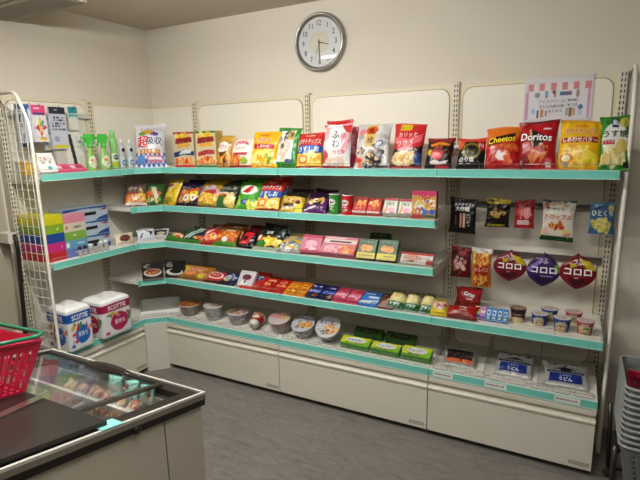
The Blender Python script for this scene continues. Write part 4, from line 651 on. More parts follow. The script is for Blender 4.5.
    ('box', 'whiteblue', -0.32, -0.745, 0.9706, 90.0, 0, 0.31, 0.088, 0.13, 'tissue_box', 'middle one of the three white and blue tissue boxes with black ovals', 'tissue box', 'white and blue tissue boxes'),
    ('box', 'whiteblue', -0.32, -0.745, 1.0596, 90.0, 0, 0.31, 0.088, 0.13, 'tissue_box', 'top one of the three white and blue tissue boxes with black ovals', 'tissue box', 'white and blue tissue boxes'),
    ('jar', 'jarb', -0.15, -0.8895, 0.8816, 90.0, 0, 0.0243, 0.0582, 0.03, 'cosmetic_jar', 'tiny glass bottle with a black cap, leftmost of the row on the rail', 'small bottle', 'tiny bottles in a row'),
    ('jar', 'jarb', -0.15, -0.855, 0.8816, 90.0, 0, 0.0247, 0.0594, 0.03, 'cosmetic_jar', 'tiny glass bottle with a black cap, second from the left', 'small bottle', 'tiny bottles in a row'),
    ('jar', 'jarw', -0.15, -0.8197, 0.8816, 90.0, 0, 0.025, 0.0607, 0.03, 'cosmetic_jar', 'tiny glass bottle with a white cap, between two black capped ones', 'small bottle', 'tiny bottles in a row'),
    ('jar', 'jarb', -0.15, -0.7837, 0.8816, 90.0, 0, 0.0254, 0.062, 0.03, 'cosmetic_jar', 'tiny glass bottle with a black cap, fourth from the left', 'small bottle', 'tiny bottles in a row'),
    ('jar', 'jarw', -0.15, -0.7468, 0.8816, 90.0, 0, 0.0258, 0.0633, 0.03, 'cosmetic_jar', 'tiny glass bottle with a white cap, second from the right', 'small bottle', 'tiny bottles in a row'),
    ('jar', 'jarw', -0.15, -0.7092, 0.8816, 90.0, 0, 0.0262, 0.0647, 0.03, 'cosmetic_jar', 'tiny glass bottle with a white cap, rightmost of the row', 'small bottle', 'tiny bottles in a row'),
    ('bag', 'creampouch', -0.16, -0.5561, 0.8816, 75.0, 20, 0.1205, 0.0815, 0.03, 'food_pouch', 'cream pouch with a dark photo, in the corner of the third shelf', 'food pouch', 'packets in the corner of the third shelf'),
    ('bag', 'whiteblack', -0.13, -0.4073, 0.8816, 55.0, 15, 0.1153, 0.0826, 0.03, 'food_pouch', 'white packet with curling black brush marks', 'food pouch', 'packets in the corner of the third shelf'),
    ('bag', 'blackwhite', -0.067, -0.34, 0.8816, 25.0, 20, 0.1037, 0.0758, 0.03, 'food_pouch', 'black and white packet next to the brush mark packet', 'food pouch', 'packets in the corner of the third shelf'),
    ('bag', 'noodleg', 0.0606, -0.35, 0.8873, 10.0, 50, 0.1627, 0.0766, 0.05, 'snack_bag', 'dark bag with a green bottom, leftmost of the third shelf bag row', 'snack bag', 'snack bags on the third shelf'),
    ('bag', 'stripeg', 0.2212, -0.35, 0.8851, 0.0, 45, 0.1703, 0.0962, 0.05, 'snack_bag', 'green bag with white diagonal stripes', 'snack bag', 'snack bags on the third shelf'),
    ('bag', 'redyellow', 0.3577, -0.35, 0.8842, 0.0, 45, 0.1393, 0.1322, 0.05, 'snack_bag', 'red bag with yellow patches on the third shelf', 'snack bag', 'snack bags on the third shelf'),
    ('bag', 'orangeg', 0.4757, -0.35, 0.884, 0.0, 45, 0.1662, 0.1416, 0.05, 'snack_bag', 'orange bag with a green bottom and white dot', 'snack bag', 'snack bags on the third shelf'),
    ('bag', 'blackred', 0.6248, -0.34, 0.8841, 0.0, 45, 0.1288, 0.1356, 0.05, 'snack_bag', 'black bag with a glossy red panel', 'snack bag', 'snack bags on the third shelf'),
    ('bag', 'nori', 0.7855, -0.34, 0.8828, 0.0, 40, 0.1945, 0.156, 0.05, 'snack_bag', 'black white and green bag with a yellow middle, tallest on the third shelf', 'snack bag', 'snack bags on the third shelf'),
    ('bag', 'silveryel', 0.9426, -0.35, 0.8846, 0.0, 55, 0.1643, 0.1206, 0.04, 'snack_bag', 'silver bag with yellow streaks', 'snack bag', 'snack bags on the third shelf'),
    ('box', 'pinkbox', 1.0825, -0.34, 0.8912, 0.0, 40, 0.1236, 0.1123, 0.03, 'biscuit_box', 'narrow pink biscuit box', 'biscuit box', 'biscuit boxes on the third shelf'),
    ('box', 'pinkwide', 1.2578, -0.35, 0.895, 0.0, 50, 0.2146, 0.1207, 0.035, 'biscuit_box', 'wide pale pink biscuit box with a cream band', 'biscuit box', 'biscuit boxes on the third shelf'),
    ('box', 'greenyel', 1.4351, -0.22, 0.8922, 0.0, 45, 0.1193, 0.1343, 0.03, 'biscuit_box', 'green and yellow biscuit box standing behind the other two', 'biscuit box', 'green and yellow biscuit boxes'),
    ('box', 'greenyel', 1.4256, -0.34, 0.89, 0.0, 34, 0.104, 0.1118, 0.03, 'biscuit_box', 'green and yellow biscuit box in front on the left', 'biscuit box', 'green and yellow biscuit boxes'),
    ('box', 'greenyel', 1.5412, -0.34, 0.89, 0.0, 34, 0.1053, 0.1153, 0.03, 'biscuit_box', 'green and yellow biscuit box in front on the right', 'biscuit box', 'green and yellow biscuit boxes'),
    ('box', 'whitechoc', 1.706, -0.355, 0.8904, 0.0, 45, 0.1663, 0.0639, 0.025, 'chocolate_box', 'flat red and white chocolate box at the right end of the third shelf', 'chocolate box', None),
    ('box', 'stew', -0.0548, -0.45, 0.6355, 48.0, 6, 0.1322, 0.1185, 0.025, 'food_carton', 'black carton with a reddish brown dish, left of its twin', 'food carton', 'black food cartons'),
    ('box', 'stew2', 0.0564, -0.36, 0.6355, 20.0, 6, 0.1338, 0.1156, 0.025, 'food_carton', 'black carton with a white plate, right one of the pair', 'food carton', 'black food cartons'),
    ('bag', 'goldpouch', 0.2008, -0.36, 0.6389, 0.0, 55, 0.2603, 0.1212, 0.05, 'snack_bag', 'gold bag on the fourth shelf with pale lettering', 'snack bag', None),
    ('bag', 'redbadge', 0.3633, -0.36, 0.6367, 0.0, 60, 0.1407, 0.101, 0.03, 'candy_bag', 'red candy bag with a white oval badge', 'candy bag', 'sweets laid out on the fourth shelf'),
    ('box', 'blueblack', 0.4756, -0.36, 0.6409, 0.0, 72, 0.1364, 0.1235, 0.014, 'chocolate_box', 'dark blue chocolate box with pale flowers', 'chocolate box', 'sweets laid out on the fourth shelf'),
    ('box', 'whiteblob', 0.625, -0.36, 0.6406, 0.0, 40, 0.1143, 0.1065, 0.02, 'chocolate_box', 'white chocolate box with a dark red shape', 'chocolate box', 'sweets laid out on the fourth shelf'),
    ('box', 'redblue', 0.6629, -0.37, 0.6419, 0.0, 73, 0.1369, 0.179, 0.016, 'chocolate_box', 'red chocolate box with a blue badge', 'chocolate box', 'sweets laid out on the fourth shelf'),
    ('box', 'redsw', 0.7782, -0.37, 0.6409, 0.0, 73, 0.0878, 0.1452, 0.014, 'chocolate_box', 'plain red chocolate box left of its twin', 'chocolate box', 'sweets laid out on the fourth shelf'),
    ('box', 'redsw', 0.8698, -0.37, 0.6409, 0.0, 73, 0.0782, 0.1409, 0.014, 'chocolate_box', 'plain red chocolate box touching the orange ones', 'chocolate box', 'sweets laid out on the fourth shelf'),
    ('box', 'orangesw', 0.9518, -0.37, 0.6409, 0.0, 73, 0.0761, 0.1237, 0.014, 'chocolate_box', 'orange chocolate box beside the red ones', 'chocolate box', 'sweets laid out on the fourth shelf'),
    ('box', 'orangesw', 1.0322, -0.37, 0.6409, 0.0, 73, 0.0742, 0.1298, 0.014, 'chocolate_box', 'orange chocolate box beside the navy ones', 'chocolate box', 'sweets laid out on the fourth shelf'),
    ('box', 'navysw', 1.098, -0.37, 0.6409, 0.0, 73, 0.0859, 0.1329, 0.014, 'chocolate_box', 'navy chocolate box beside the orange ones', 'chocolate box', 'sweets laid out on the fourth shelf'),
    ('box', 'navysw', 1.1896, -0.37, 0.6409, 0.0, 73, 0.0833, 0.131, 0.014, 'chocolate_box', 'navy chocolate box with a brown corner beside the pink ones', 'chocolate box', 'sweets laid out on the fourth shelf'),
    ('box', 'pinksw', 1.2696, -0.37, 0.6409, 0.0, 73, 0.0748, 0.1271, 0.014, 'chocolate_box', 'pink chocolate box beside the navy ones', 'chocolate box', 'sweets laid out on the fourth shelf'),
    ('box', 'pinksw', 1.3502, -0.37, 0.6409, 0.0, 73, 0.0728, 0.1241, 0.014, 'chocolate_box', 'pink chocolate box beside the light blue one', 'chocolate box', 'sweets laid out on the fourth shelf'),
    ('box', 'bluesw', 1.4453, -0.37, 0.6409, 0.0, 73, 0.1057, 0.1248, 0.014, 'chocolate_box', 'light blue and white chocolate box', 'chocolate box', 'sweets laid out on the fourth shelf'),
    ('box', 'brownsw', 1.5459, -0.37, 0.6409, 0.0, 73, 0.0851, 0.1276, 0.014, 'chocolate_box', 'brown chocolate box left of the green and cream packs', 'chocolate box', 'sweets laid out on the fourth shelf'),
    ('nut', 'nut', 1.5928, -0.36, 0.6388, 0.0, 55, 0.0892, 0.1247, 0.05, 'nut_pack', 'green and cream pack with a rounded top, leftmost of three', 'snack pack', 'green and cream packs on the fourth shelf'),
    ('nut', 'nut', 1.6807, -0.36, 0.6388, 0.0, 55, 0.0757, 0.1249, 0.05, 'nut_pack', 'green and cream pack with a rounded top, middle of three', 'snack pack', 'green and cream packs on the fourth shelf'),
    ('nut', 'nut', 1.7599, -0.36, 0.6385, 0.0, 55, 0.0735, 0.1311, 0.05, 'nut_pack', 'green and cream pack with a rounded top, nearest the yellow tray', 'snack pack', 'green and cream packs on the fourth shelf'),
    ('nut', 'yeltray', 1.8259, -0.36, 0.6386, 0.0, 50, 0.0919, 0.1019, 0.05, 'candy_tray', 'yellow edged tray pack of pink sweets', 'candy tray', None),
    ('bag', 'redchoc', 1.9358, -0.2, 0.6342, 0.0, 22, 0.133, 0.1211, 0.05, 'candy_bag', 'red chocolate bag standing behind the lying one', 'candy bag', 'red chocolate bags'),
    ('bag', 'redchoc', 1.9364, -0.36, 0.642, 0.0, 58, 0.1566, 0.0811, 0.05, 'candy_bag', 'red chocolate bag lying in front on the rail', 'candy bag', 'red chocolate bags'),
    ('box', 'tubemix', 2.0088, -0.33, 0.6399, 0.0, 50, 0.0239, 0.0717, 0.015, 'candy_stick', 'yellow and white candy stick at the left end of the row', 'candy stick', 'thin sweet tubes'),
    ('box', 'tubepink', 2.0355, -0.33, 0.6399, 0.0, 50, 0.0237, 0.0719, 0.015, 'candy_stick', 'pink and violet candy stick', 'candy stick', 'thin sweet tubes'),
    ('box', 'tubeblue', 2.0618, -0.33, 0.6399, 0.0, 50, 0.0235, 0.0722, 0.015, 'candy_stick', 'blue candy stick next to the pink one', 'candy stick', 'thin sweet tubes'),
    ('box', 'tubeblue', 2.088, -0.33, 0.6399, 0.0, 50, 0.0232, 0.0724, 0.015, 'candy_stick', 'blue candy stick, fourth in the row', 'candy stick', 'thin sweet tubes'),
    ('box', 'tubeblue', 2.1138, -0.33, 0.6399, 0.0, 50, 0.023, 0.0726, 0.015, 'candy_stick', 'blue candy stick, fifth in the row', 'candy stick', 'thin sweet tubes'),
    ('box', 'tubeblue', 2.1394, -0.33, 0.6399, 0.0, 50, 0.0228, 0.0728, 0.015, 'candy_stick', 'blue candy stick nearest the brown cup', 'candy stick', 'thin sweet tubes'),
    ('cup', 'cupbrown', 2.1911, -0.26, 0.6342, 0.0, 0, 0.0764, 0.0724, 0.08, 'snack_cup', 'dark brown snack cup', 'snack cup', 'snack cups on the fourth shelf'),
    ('cup', 'cupblue', 2.3259, -0.17, 0.6342, 0.0, 0, 0.0797, 0.0582, 0.08, 'snack_cup', 'white and blue snack cup standing in the back row', 'snack cup', 'snack cups on the fourth shelf'),
    ('cup', 'cupblue', 2.2873, -0.26, 0.6342, 0.0, 0, 0.0783, 0.0564, 0.08, 'snack_cup', 'white and blue snack cup in front, beside the brown cup', 'snack cup', 'snack cups on the fourth shelf'),
    ('cup', 'cupblue', 2.3841, -0.3, 0.6342, 0.0, 0, 0.0783, 0.0649, 0.08, 'snack_cup', 'white and blue snack cup in front, with an orange figure', 'snack cup', 'snack cups on the fourth shelf'),
    ('cup', 'cupred', 2.4301, -0.17, 0.6342, 0.0, 0, 0.0766, 0.0583, 0.08, 'snack_cup', 'pink rimmed snack cup in the back row', 'snack cup', 'snack cups on the fourth shelf'),
    ('cup', 'cupred', 2.4771, -0.3, 0.6342, 0.0, 0, 0.0754, 0.0651, 0.08, 'snack_cup', 'pink rimmed snack cup at the front right end', 'snack cup', 'snack cups on the fourth shelf'),
    ('bag', 'hblack', 1.8869, -0.16, 1.0332, 0.0, 3, 0.1364, 0.1811, 0.03, 'candy_bag', 'large black hanging bag with white lettering at the left post', 'candy bag', 'candy bags on the upper hooks'),
    ('bag', 'hblackyel', 2.0571, -0.14, 1.0722, 0.0, 3, 0.1143, 0.141, 0.02, 'candy_bag', 'hanging black bag with a yellow top', 'candy bag', 'candy bags on the upper hooks'),
    ('bag', 'hred', 2.1827, -0.14, 1.0751, 0.0, 3, 0.0908, 0.1376, 0.02, 'candy_bag', 'hanging red bag on the upper bar', 'candy bag', 'candy bags on the upper hooks'),
    ('bag', 'hdrops', 2.3271, -0.14, 1.0209, 0.0, 3, 0.1419, 0.1968, 0.03, 'candy_bag', 'large white hanging bag with a dark green foot and red lettering', 'candy bag', 'candy bags on the upper hooks'),
    ('bag', 'hblue', 2.5102, -0.14, 1.0679, 0.0, 3, 0.1035, 0.143, 0.02, 'candy_bag', 'hanging blue and pale yellow bag at the right post', 'candy bag', 'candy bags on the upper hooks'),
    ('bag', 'hdkred', 1.8887, -0.16, 0.7971, 0.0, 3, 0.1031, 0.1605, 0.03, 'candy_bag', 'dark red hanging bag at the left end of the lower bar', 'candy bag', 'candy bags on the lower hooks'),
    ('bag', 'hgold', 1.9988, -0.18, 0.7614, 0.0, 3, 0.0986, 0.2038, 0.03, 'candy_bag', 'tall narrow gold and red hanging bag with a white top', 'candy bag', 'candy bags on the lower hooks'),
    ('grape', 'gred', 2.1294, -0.16, 0.8035, 0.0, 3, 0.1508, 0.1587, 0.03, 'gummy_bag', 'dark red fruit shaped gummy bag beside the gold and red bag', 'gummy bag', 'candy bags on the lower hooks'),
    ('grape', 'gpurple', 2.283, -0.16, 0.7961, 0.0, 3, 0.1467, 0.1644, 0.03, 'gummy_bag', 'purple fruit shaped gummy bag with a green corner', 'gummy bag', 'candy bags on the lower hooks'),
    ('grape', 'gred', 2.4313, -0.16, 0.7995, 0.0, 3, 0.1508, 0.1693, 0.03, 'gummy_bag', 'dark red fruit shaped gummy bag at the right end of the lower bar', 'gummy bag', 'candy bags on the lower hooks'),
    ('bowl', 'bowlorange', 0.1059, -0.3, 0.3681, 0.0, 0, 0.1396, 0.0781, 0.1, 'noodle_bowl', 'orange topped noodle bowl nearest the corner', 'noodle bowl', 'bowl noodles on the bottom shelf'),
    ('bowl', 'bowlwhite', 0.3177, -0.3, 0.3681, 0.0, 0, 0.1368, 0.1009, 0.1, 'noodle_bowl', 'white ribbed noodle bowl, second from the corner', 'noodle bowl', 'bowl noodles on the bottom shelf'),
    ('bowl', 'bowlwhite2', 0.5187, -0.3, 0.3681, 0.0, 0, 0.1406, 0.0819, 0.1, 'noodle_bowl', 'pale noodle bowl with a red and green lid, left of the tipped cup', 'noodle bowl', 'bowl noodles on the bottom shelf'),
    ('bowl', 'bowlpink', 0.8492, -0.3, 0.3803, 0.0, -14, 0.1403, 0.0902, 0.1, 'noodle_bowl', 'pink lettered noodle bowl right of the tipped cup', 'noodle bowl', 'bowl noodles on the bottom shelf'),
    ('bowl', 'bowlblack', 1.0166, -0.3, 0.3857, 0.0, -20, 0.1429, 0.0767, 0.1, 'noodle_bowl', 'noodle bowl with black and orange lid, second from the yellow boxes', 'noodle bowl', 'bowl noodles on the bottom shelf'),
    ('bowl', 'bowlblack', 1.1856, -0.28, 0.4014, 0.0, -38, 0.1503, 0.086, 0.1, 'noodle_bowl', 'tilted noodle bowl with black and orange lid, nearest the yellow boxes', 'noodle bowl', 'bowl noodles on the bottom shelf'),
    ('cup', 'cupfallen', 0.69, -0.37, 0.4111, 15.0, 86, 0.088, 0.1, 0.088, 'noodle_cup', 'red noodle cup lying on its side', 'noodle cup', None),
    ('box', 'choco_shade', 1.3803, -0.2, 0.3864, 0.0, 66, 0.1766, 0.054, 0.04, 'candy_box', 'green box with painted shade, left one of the back pair', 'candy box', 'yellow green candy boxes'),
    ('box', 'choco_shade', 1.5752, -0.2, 0.3864, 0.0, 66, 0.1775, 0.0571, 0.04, 'candy_box', 'green box with painted shade, right one of the back pair', 'candy box', 'yellow green candy boxes'),
    ('box', 'choco_shade2', 1.3685, -0.37, 0.3869, 0.0, 70, 0.1704, 0.0645, 0.04, 'candy_box', 'bright yellow green box at the left of the front row', 'candy box', 'yellow green candy boxes'),
    ('box', 'choco_shade2', 1.5465, -0.37, 0.3869, 0.0, 70, 0.1602, 0.0597, 0.04, 'candy_box', 'bright yellow green box in the middle of the front row', 'candy box', 'yellow green candy boxes'),
    ('box', 'choco_shade2', 1.7168, -0.37, 0.3869, 0.0, 70, 0.151, 0.0718, 0.04, 'candy_box', 'bright yellow green box at the right of the front row', 'candy box', 'yellow green candy boxes'),
    ('bag', 'traybread', 1.9291, -0.34, 0.3708, 0.0, 66, 0.1681, 0.1298, 0.03, 'bread_pack', 'clear pack with dark top and orange strip on the bottom shelf', 'food pack', None),
    ('bag', 'bluepack', 2.1884, -0.33, 0.37, 0.0, 62, 0.1718, 0.1514, 0.03, 'noodle_pack', 'clear and navy pack left of its twin on the bottom shelf', 'food pack', 'navy packs'),
    ('bag', 'bluepack', 2.419, -0.34, 0.3701, 0.0, 62, 0.1901, 0.1481, 0.03, 'noodle_pack', 'clear and navy pack at the right end of the bottom shelf', 'food pack', 'navy packs'),
    ('roll', 'rollblue', -0.16, -1.0027, 0.3681, 90.0, 0, 0.1608, 0.2545, 0.19, 'toilet_roll_pack', 'plastic wrapped toilet roll pack with blue band and blue disc', 'toilet roll pack', 'toilet roll packs'),
    ('roll', 'rollpink', -0.15, -0.7615, 0.3681, 90.0, 0, 0.2234, 0.238, 0.2, 'toilet_roll_pack', 'plastic wrapped toilet roll pack with magenta band and magenta disc', 'toilet roll pack', 'toilet roll packs'),
]

def tilt(kind, i, z): return random.Random(i).uniform(-2.2, 2.2) if kind in ('bag', 'nut') else 0
def twist(kind, i): return random.Random(i + 99).uniform(-5, 5) if kind in ('bag', 'nut') else 0
for i, it in enumerate(ITEMS):
    kind, art, x, y, z, yaw, lean, w, h, th, name, label, cat, group = it
    if kind in ('bag', 'nut', 'grape'): o = make_bag(it, i + 1)
    elif kind in ('box', 'blister'): o = make_box(it, i + 1)
    elif kind == 'roll': o = make_roll(it, i + 1)
    else: o = make_round(it, i + 1)
    o.location = (x, y, z); o.rotation_euler = (R(-lean), R(tilt(kind, i, z)), R(yaw + twist(kind, i)))
    tag(o, label, cat, group)

def back_row(o, d, dz, lab):
    c = o.copy(); C.objects.link(c); c['label'] = lab
    for ch in o.children:
        k = ch.copy(); C.objects.link(k); k.parent = c
    c.location = (o.location.x + d * .12, o.location.y + d, o.location.z + dz)
    c.rotation_euler = (o.rotation_euler.x * .8, o.rotation_euler.y, o.rotation_euler.z)
for o in [o for o in C.objects if o.get('group') in ('chip bags on the second shelf', 'snack bags on the third shelf') and o.type == 'MESH']:
    if o.location.x > .1 and o.location.x < 1.2:
        back_row(o, .07, .004, 'rear ' + ' '.join(o['label'].split(',')[0].split()[:9]) + ', behind its front twin')

# ---------------------------------------------------------------- the room
WALL = mat('wallpaper', 'd2c8b4', .85, build=wall_nodes)
DWALL = mat('brown_wall', '6f6454', .8)
CEIL = mat('ceiling_board', 'bdb3a2', .9, bump=.3, bscale=200)
FLOOR = mat('floor_vinyl', '6a6c6e', .38, build=floor_nodes)
XL, YB, ZC, XR, YR = -.45, .05, 2.328, 5.0, -6.5
def slab(name, x0, x1, y0, y1, z0, z1, m, col='ffffff'):
    mb = MB(); mb.box(x0, x1, y0, y1, z0, z1, col); return struct(mb.obj(name, m))
slab('floor', XL - .1, XR + .1, YR - .1, YB + .1, -.1, 0, FLOOR)
slab('ceiling', XL - .1, XR + .1, YR - .1, YB + .1, ZC, ZC + .1, CEIL)
slab('wall_back', XL - .1, XR + .1, YB, YB + .1, 0, ZC, WALL)
slab('wall_left', XL - .1, XL, YR, YB, 0, ZC, WALL)
slab('wall_right', XR, XR + .1, YR, YB, 0, ZC, DWALL)
slab('wall_rear', XL, XR, YR - .1, YR, 0, ZC, DWALL)
# door in the left wall, just past the shelving
mb = MB(); mb.box(XL, XL + .03, -2.1, -1.125, 0, 2.0, 'a39b88'); mb.box(XL + .03, XL + .035, -2.05, -1.14, .05, 1.95, '9a927f'); door = struct(mb.obj('door_1', PAINT))
dh = MB(); hy = -1.155
dh.box(XL + .03, XL + .135, hy - .035, hy + .012, 1.0, 1.055, 'c3bdae'); dh.box(XL + .03, XL + .09, hy - .035, hy + .012, .42, .475, 'c3bdae')
dh.obj('handle_mount', PAINT, door)
dh = MB(); dh.tube([(XL + .13, hy, 1.045), (XL + .145, hy, 1.01), (XL + .148, hy, .95), (XL + .115, hy, .6), (XL + .105, hy, .5), (XL + .09, hy, .44)], .012, '2a2724', 8); dh.obj('door_handle', BLACKG, door)

# ---------------------------------------------------------------- shelving
Z5, Z4, Z3, Z2, Z1 = 1.3685, 1.1214, .8816, .6342, .3681
D5, D4, D3, D2, D1, DK = .3525, .361, .3718, .3822, .4113, .4226
LX = -.40; LD = .285; LY0, LY1 = -.53, -1.088
CREAM = 'cfc7b4'; SHEET = 'e0dacb'; TEAL = '6abaab'; BORDER = 'd2c8ab'
def bx(run, mb, a0, a1, d0, d1, z0, z1, col):
    if run == 'B': mb.box(a0, a1, -d1, -d0, z0, z1, col)
    else: mb.box(LX + d0, LX + d1, a0, a1, z0, z1, col)
def pt(run, a, d, z): return (a, -d, z) if run == 'B' else (LX + d, a, z)

def upright(run, a, parent):
    mb = MB(); bx(run, mb, a - .015, a + .015, -.045, .004, 0, 1.805, CREAM)
    for k in range(70):
        z = 1.785 - .025 * k
        if z < .1: break
        for s in (-1, 1):
            bx(run, mb, a + s * .0068 - .0027, a + s * .0068 + .0027, .0041, .0046, z - .009, z + .006, '2b261f')
    mb.obj('upright', PAINT, parent)

def rounded(a0, a1, z0, z1, r, n=6):
    P = []
    for cx, cz, s in ((a1 - r, z0 + r, -90), (a1 - r, z1 - r, 0), (a0 + r, z1 - r, 90), (a0 + r, z0 + r, 180)):
        for k in range(n + 1):
            a = R(s + 90 * k / n); P.append((cx + r * math.cos(a), cz + r * math.sin(a)))
    return P
def back_panel(run, a0, a1, parent):
    a0, a1 = min(a0, a1), max(a0, a1); z = .34
    mb = MB(); bx(run, mb, a0, a1, -.035, -.012, z, 1.795, BORDER)
    for z0, z1 in ((1.352, 1.772), (.36, 1.335)):
        P = rounded(a0 + .022, a1 - .022, z0, z1, .05); n = len(P)
        for d, sh, col in ((-.0105, .004, '8d8268'), (-.004, 0, SHEET)):
            Q = rounded(a0 + .022 - sh, a1 - .022 + sh, z0 - sh, z1 + sh, .05)
            V = [pt(run, a, -.02, zz) for a, zz in Q] + [pt(run, a, d, zz) for a, zz in Q]
            F = [tuple(range(n, 2 * n))] + [(i, (i + 1) % n, n + (i + 1) % n, n + i) for i in range(n)]
            mb.add(V, F, col)
    mb.obj('back_panel', PAINT, parent, fix=True)

def guard(run, a0, a1, d, z, parent, base=False):
    mb = MB(); hgt = .024; r = .0013; a0, a1 = min(a0, a1) + .01, max(a0, a1) - .01
    col = '8a867c'
    if base:
        n = max(2, int((a1 - a0) / .085)); st = (a1 - a0) / n
        for i in range(n):
            s0, s1 = a0 + st * i + .008, a0 + st * (i + 1) - .008; rr = .008
            P = [(s0 + rr, z + .003), (s1 - rr, z + .003), (s1, z + .003 + rr), (s1, z + hgt + .006 - rr), (s1 - rr, z + hgt + .006), (s0 + rr, z + hgt + .006), (s0, z + hgt + .006 - rr), (s0, z + .003 + rr)]
            mb.tube([pt(run, a, d - .008, zz) for a, zz in P], r, col, 5, True)
        mb.tube([pt(run, a0, d - .0105, z + .018), pt(run, a1, d - .0105, z + .018)], r, col, 5)
    else:
        mb.tube([pt(run, a0, d - .008, z - .002), pt(run, a0, d - .008, z + hgt), pt(run, a1, d - .008, z + hgt), pt(run, a1, d - .008, z - .002)], r, col, 5)
        n = max(2, int((a1 - a0) / .15))
        for i in range(1, n):
            a = a0 + (a1 - a0) * i / n; mb.tube([pt(run, a, d - .008, z - .002), pt(run, a, d - .008, z + hgt)], r, col, 5)
    mb.obj('wire_guard', CHROME, parent)

def shelf(run, a0, a1, d, z, parent, base=False, tags=()):
    a0, a1 = min(a0, a1), max(a0, a1); g = .0015
    mb = MB(); bx(run, mb, a0 + g, a1 - g, .006, d - .004, z - .024, z, 'd3cfc4')
    for a in ((a0 + g, a0 + .005), (a1 - .005, a1 - g)):   # side brackets
        bx(run, mb, a[0], a[1], .006, d * .92, z - .05, z - .024, CREAM) if not base else None
    s = mb.obj('shelf', PAINT, parent)
    mb = MB(); bx(run, mb, a0 + g, a1 - g, d - .004, d + .004, z - .032, z + .001, TEAL)
    bx(run, mb, a0 + g, a1 - g, d - .004, d + .0055, z - .0345, z - .032, 'bfe3d8'); bx(run, mb, a0 + g, a1 - g, d - .004, d + .0055, z + .001, z + .003, 'bfe3d8')
    mb.obj('price_rail', PLAIN, s)
    for c, wd in tags:
        t = MB(); bx(run, t, c - wd / 2, c + wd / 2, d + .0041, d + .005, z - .029, z - .002, 'd8d5cf')
        rs = random.Random(int(c * 100))
        q = c - wd / 2 + .008
        while q < c + wd / 2 - .012:
            l = rs.uniform(.004, .011); bx(run, t, q, q + l, d + .005, d + .0053, z - .019, z - .012, '5c5a58'); q += l + .003
        t.obj('price_tag', CARD, s)
    guard(run, a0, a1, d, z + .003, s, base)
    return s

def drawer(run, a0, a1, d, parent):
    a0, a1 = min(a0, a1) + .0025, max(a0, a1) - .0025
    P = [(.05, .034), (d, .034), (d, .262), (d + .006, .266), (d + .007, .276), (d, .282), (d - .022, .284), (d - .022, .302), (d - .004, .304), (d - .004, .328), (.05, .328)]
    mb = MB(); n = len(P); V = [pt(run, a0, q, z) for q, z in P] + [pt(run, a1, q, z) for q, z in P]
    F = [tuple(range(n)), tuple(range(n, 2 * n))[::-1]] + [(i, (i + 1) % n, n + (i + 1) % n, n + i) for i in range(n)]
    mb.add(V, F, 'cbc5b5'); o = mb.obj('drawer', PAINT, parent, fix=True)
    e = a1 - .05 if True else 0
    mb = MB(); bx(run, mb, e - .042, e + .04, d, d + .0015, .05, .068, '8f8b80'); bx(run, mb, e - .038, e + .036, d + .0015, d + .0018, .055, .063, 'a8a498'); mb.obj('rating_plate', PAINT, o)
    return o
def plinth(run, a0, a1, d, parent):
    mb = MB(); bx(run, mb, min(a0, a1), max(a0, a1), .02, d - .05, 0, .034, '1c1916'); bx(run, mb, min(a0, a1), max(a0, a1), .03, d - .03, .328, .345, '1c1916'); mb.obj('plinth', PAINT, parent)

bays = [('B', 0, .9, 'white shelving bay along the back wall nearest the corner', (5, 4, 3, 2)),
        ('B', .9, 1.8, 'middle white shelving bay of the back wall, above the middle drawer', (5, 4, 3, 2)),
        ('B', 1.8, 2.55, 'right white shelving bay with hanging candy bars and three price tags', (5, 2)),
        ('L', LY0, LY1, 'white shelving bay on the left wall beside the wire side panel', (5, 3))]
ZZ = {5: Z5, 4: Z4, 3: Z3, 2: Z2}; DD = {5: D5, 4: D4, 3: D3, 2: D2}
G = 'white shelving bays with turquoise price rails'
B = []
for k, (run, a0, a1, lab, lv) in enumerate(bays):
    t = thing('shelving_unit', lab, 'shelving', pt(run, (a0 + a1) / 2, 0, 0), G); B.append(t)
    t.location = (0, 0, 0)
    if k == 0: upright(run, 0, t)
    if k == 3: upright(run, a0, t)
    upright(run, a1, t)
    s = .015 if a1 > a0 else -.015
    back_panel(run, a0 + s, a1 - s, t)
    for l in lv: shelf(run, a0, a1, DD[l] if run == 'B' else LD, ZZ[l], t)
    tags = [(1.873, .1), (2.125, .1), (2.43, .105)] if k == 2 else ()
    shelf(run, a0, a1, D1 if run == 'B' else LD + .01, Z1, t, True, tags)
    drawer(run, a0, a1, DK if run == 'B' else LD + .022, t); plinth(run, a0, a1, DK if run == 'B' else LD + .02, t)

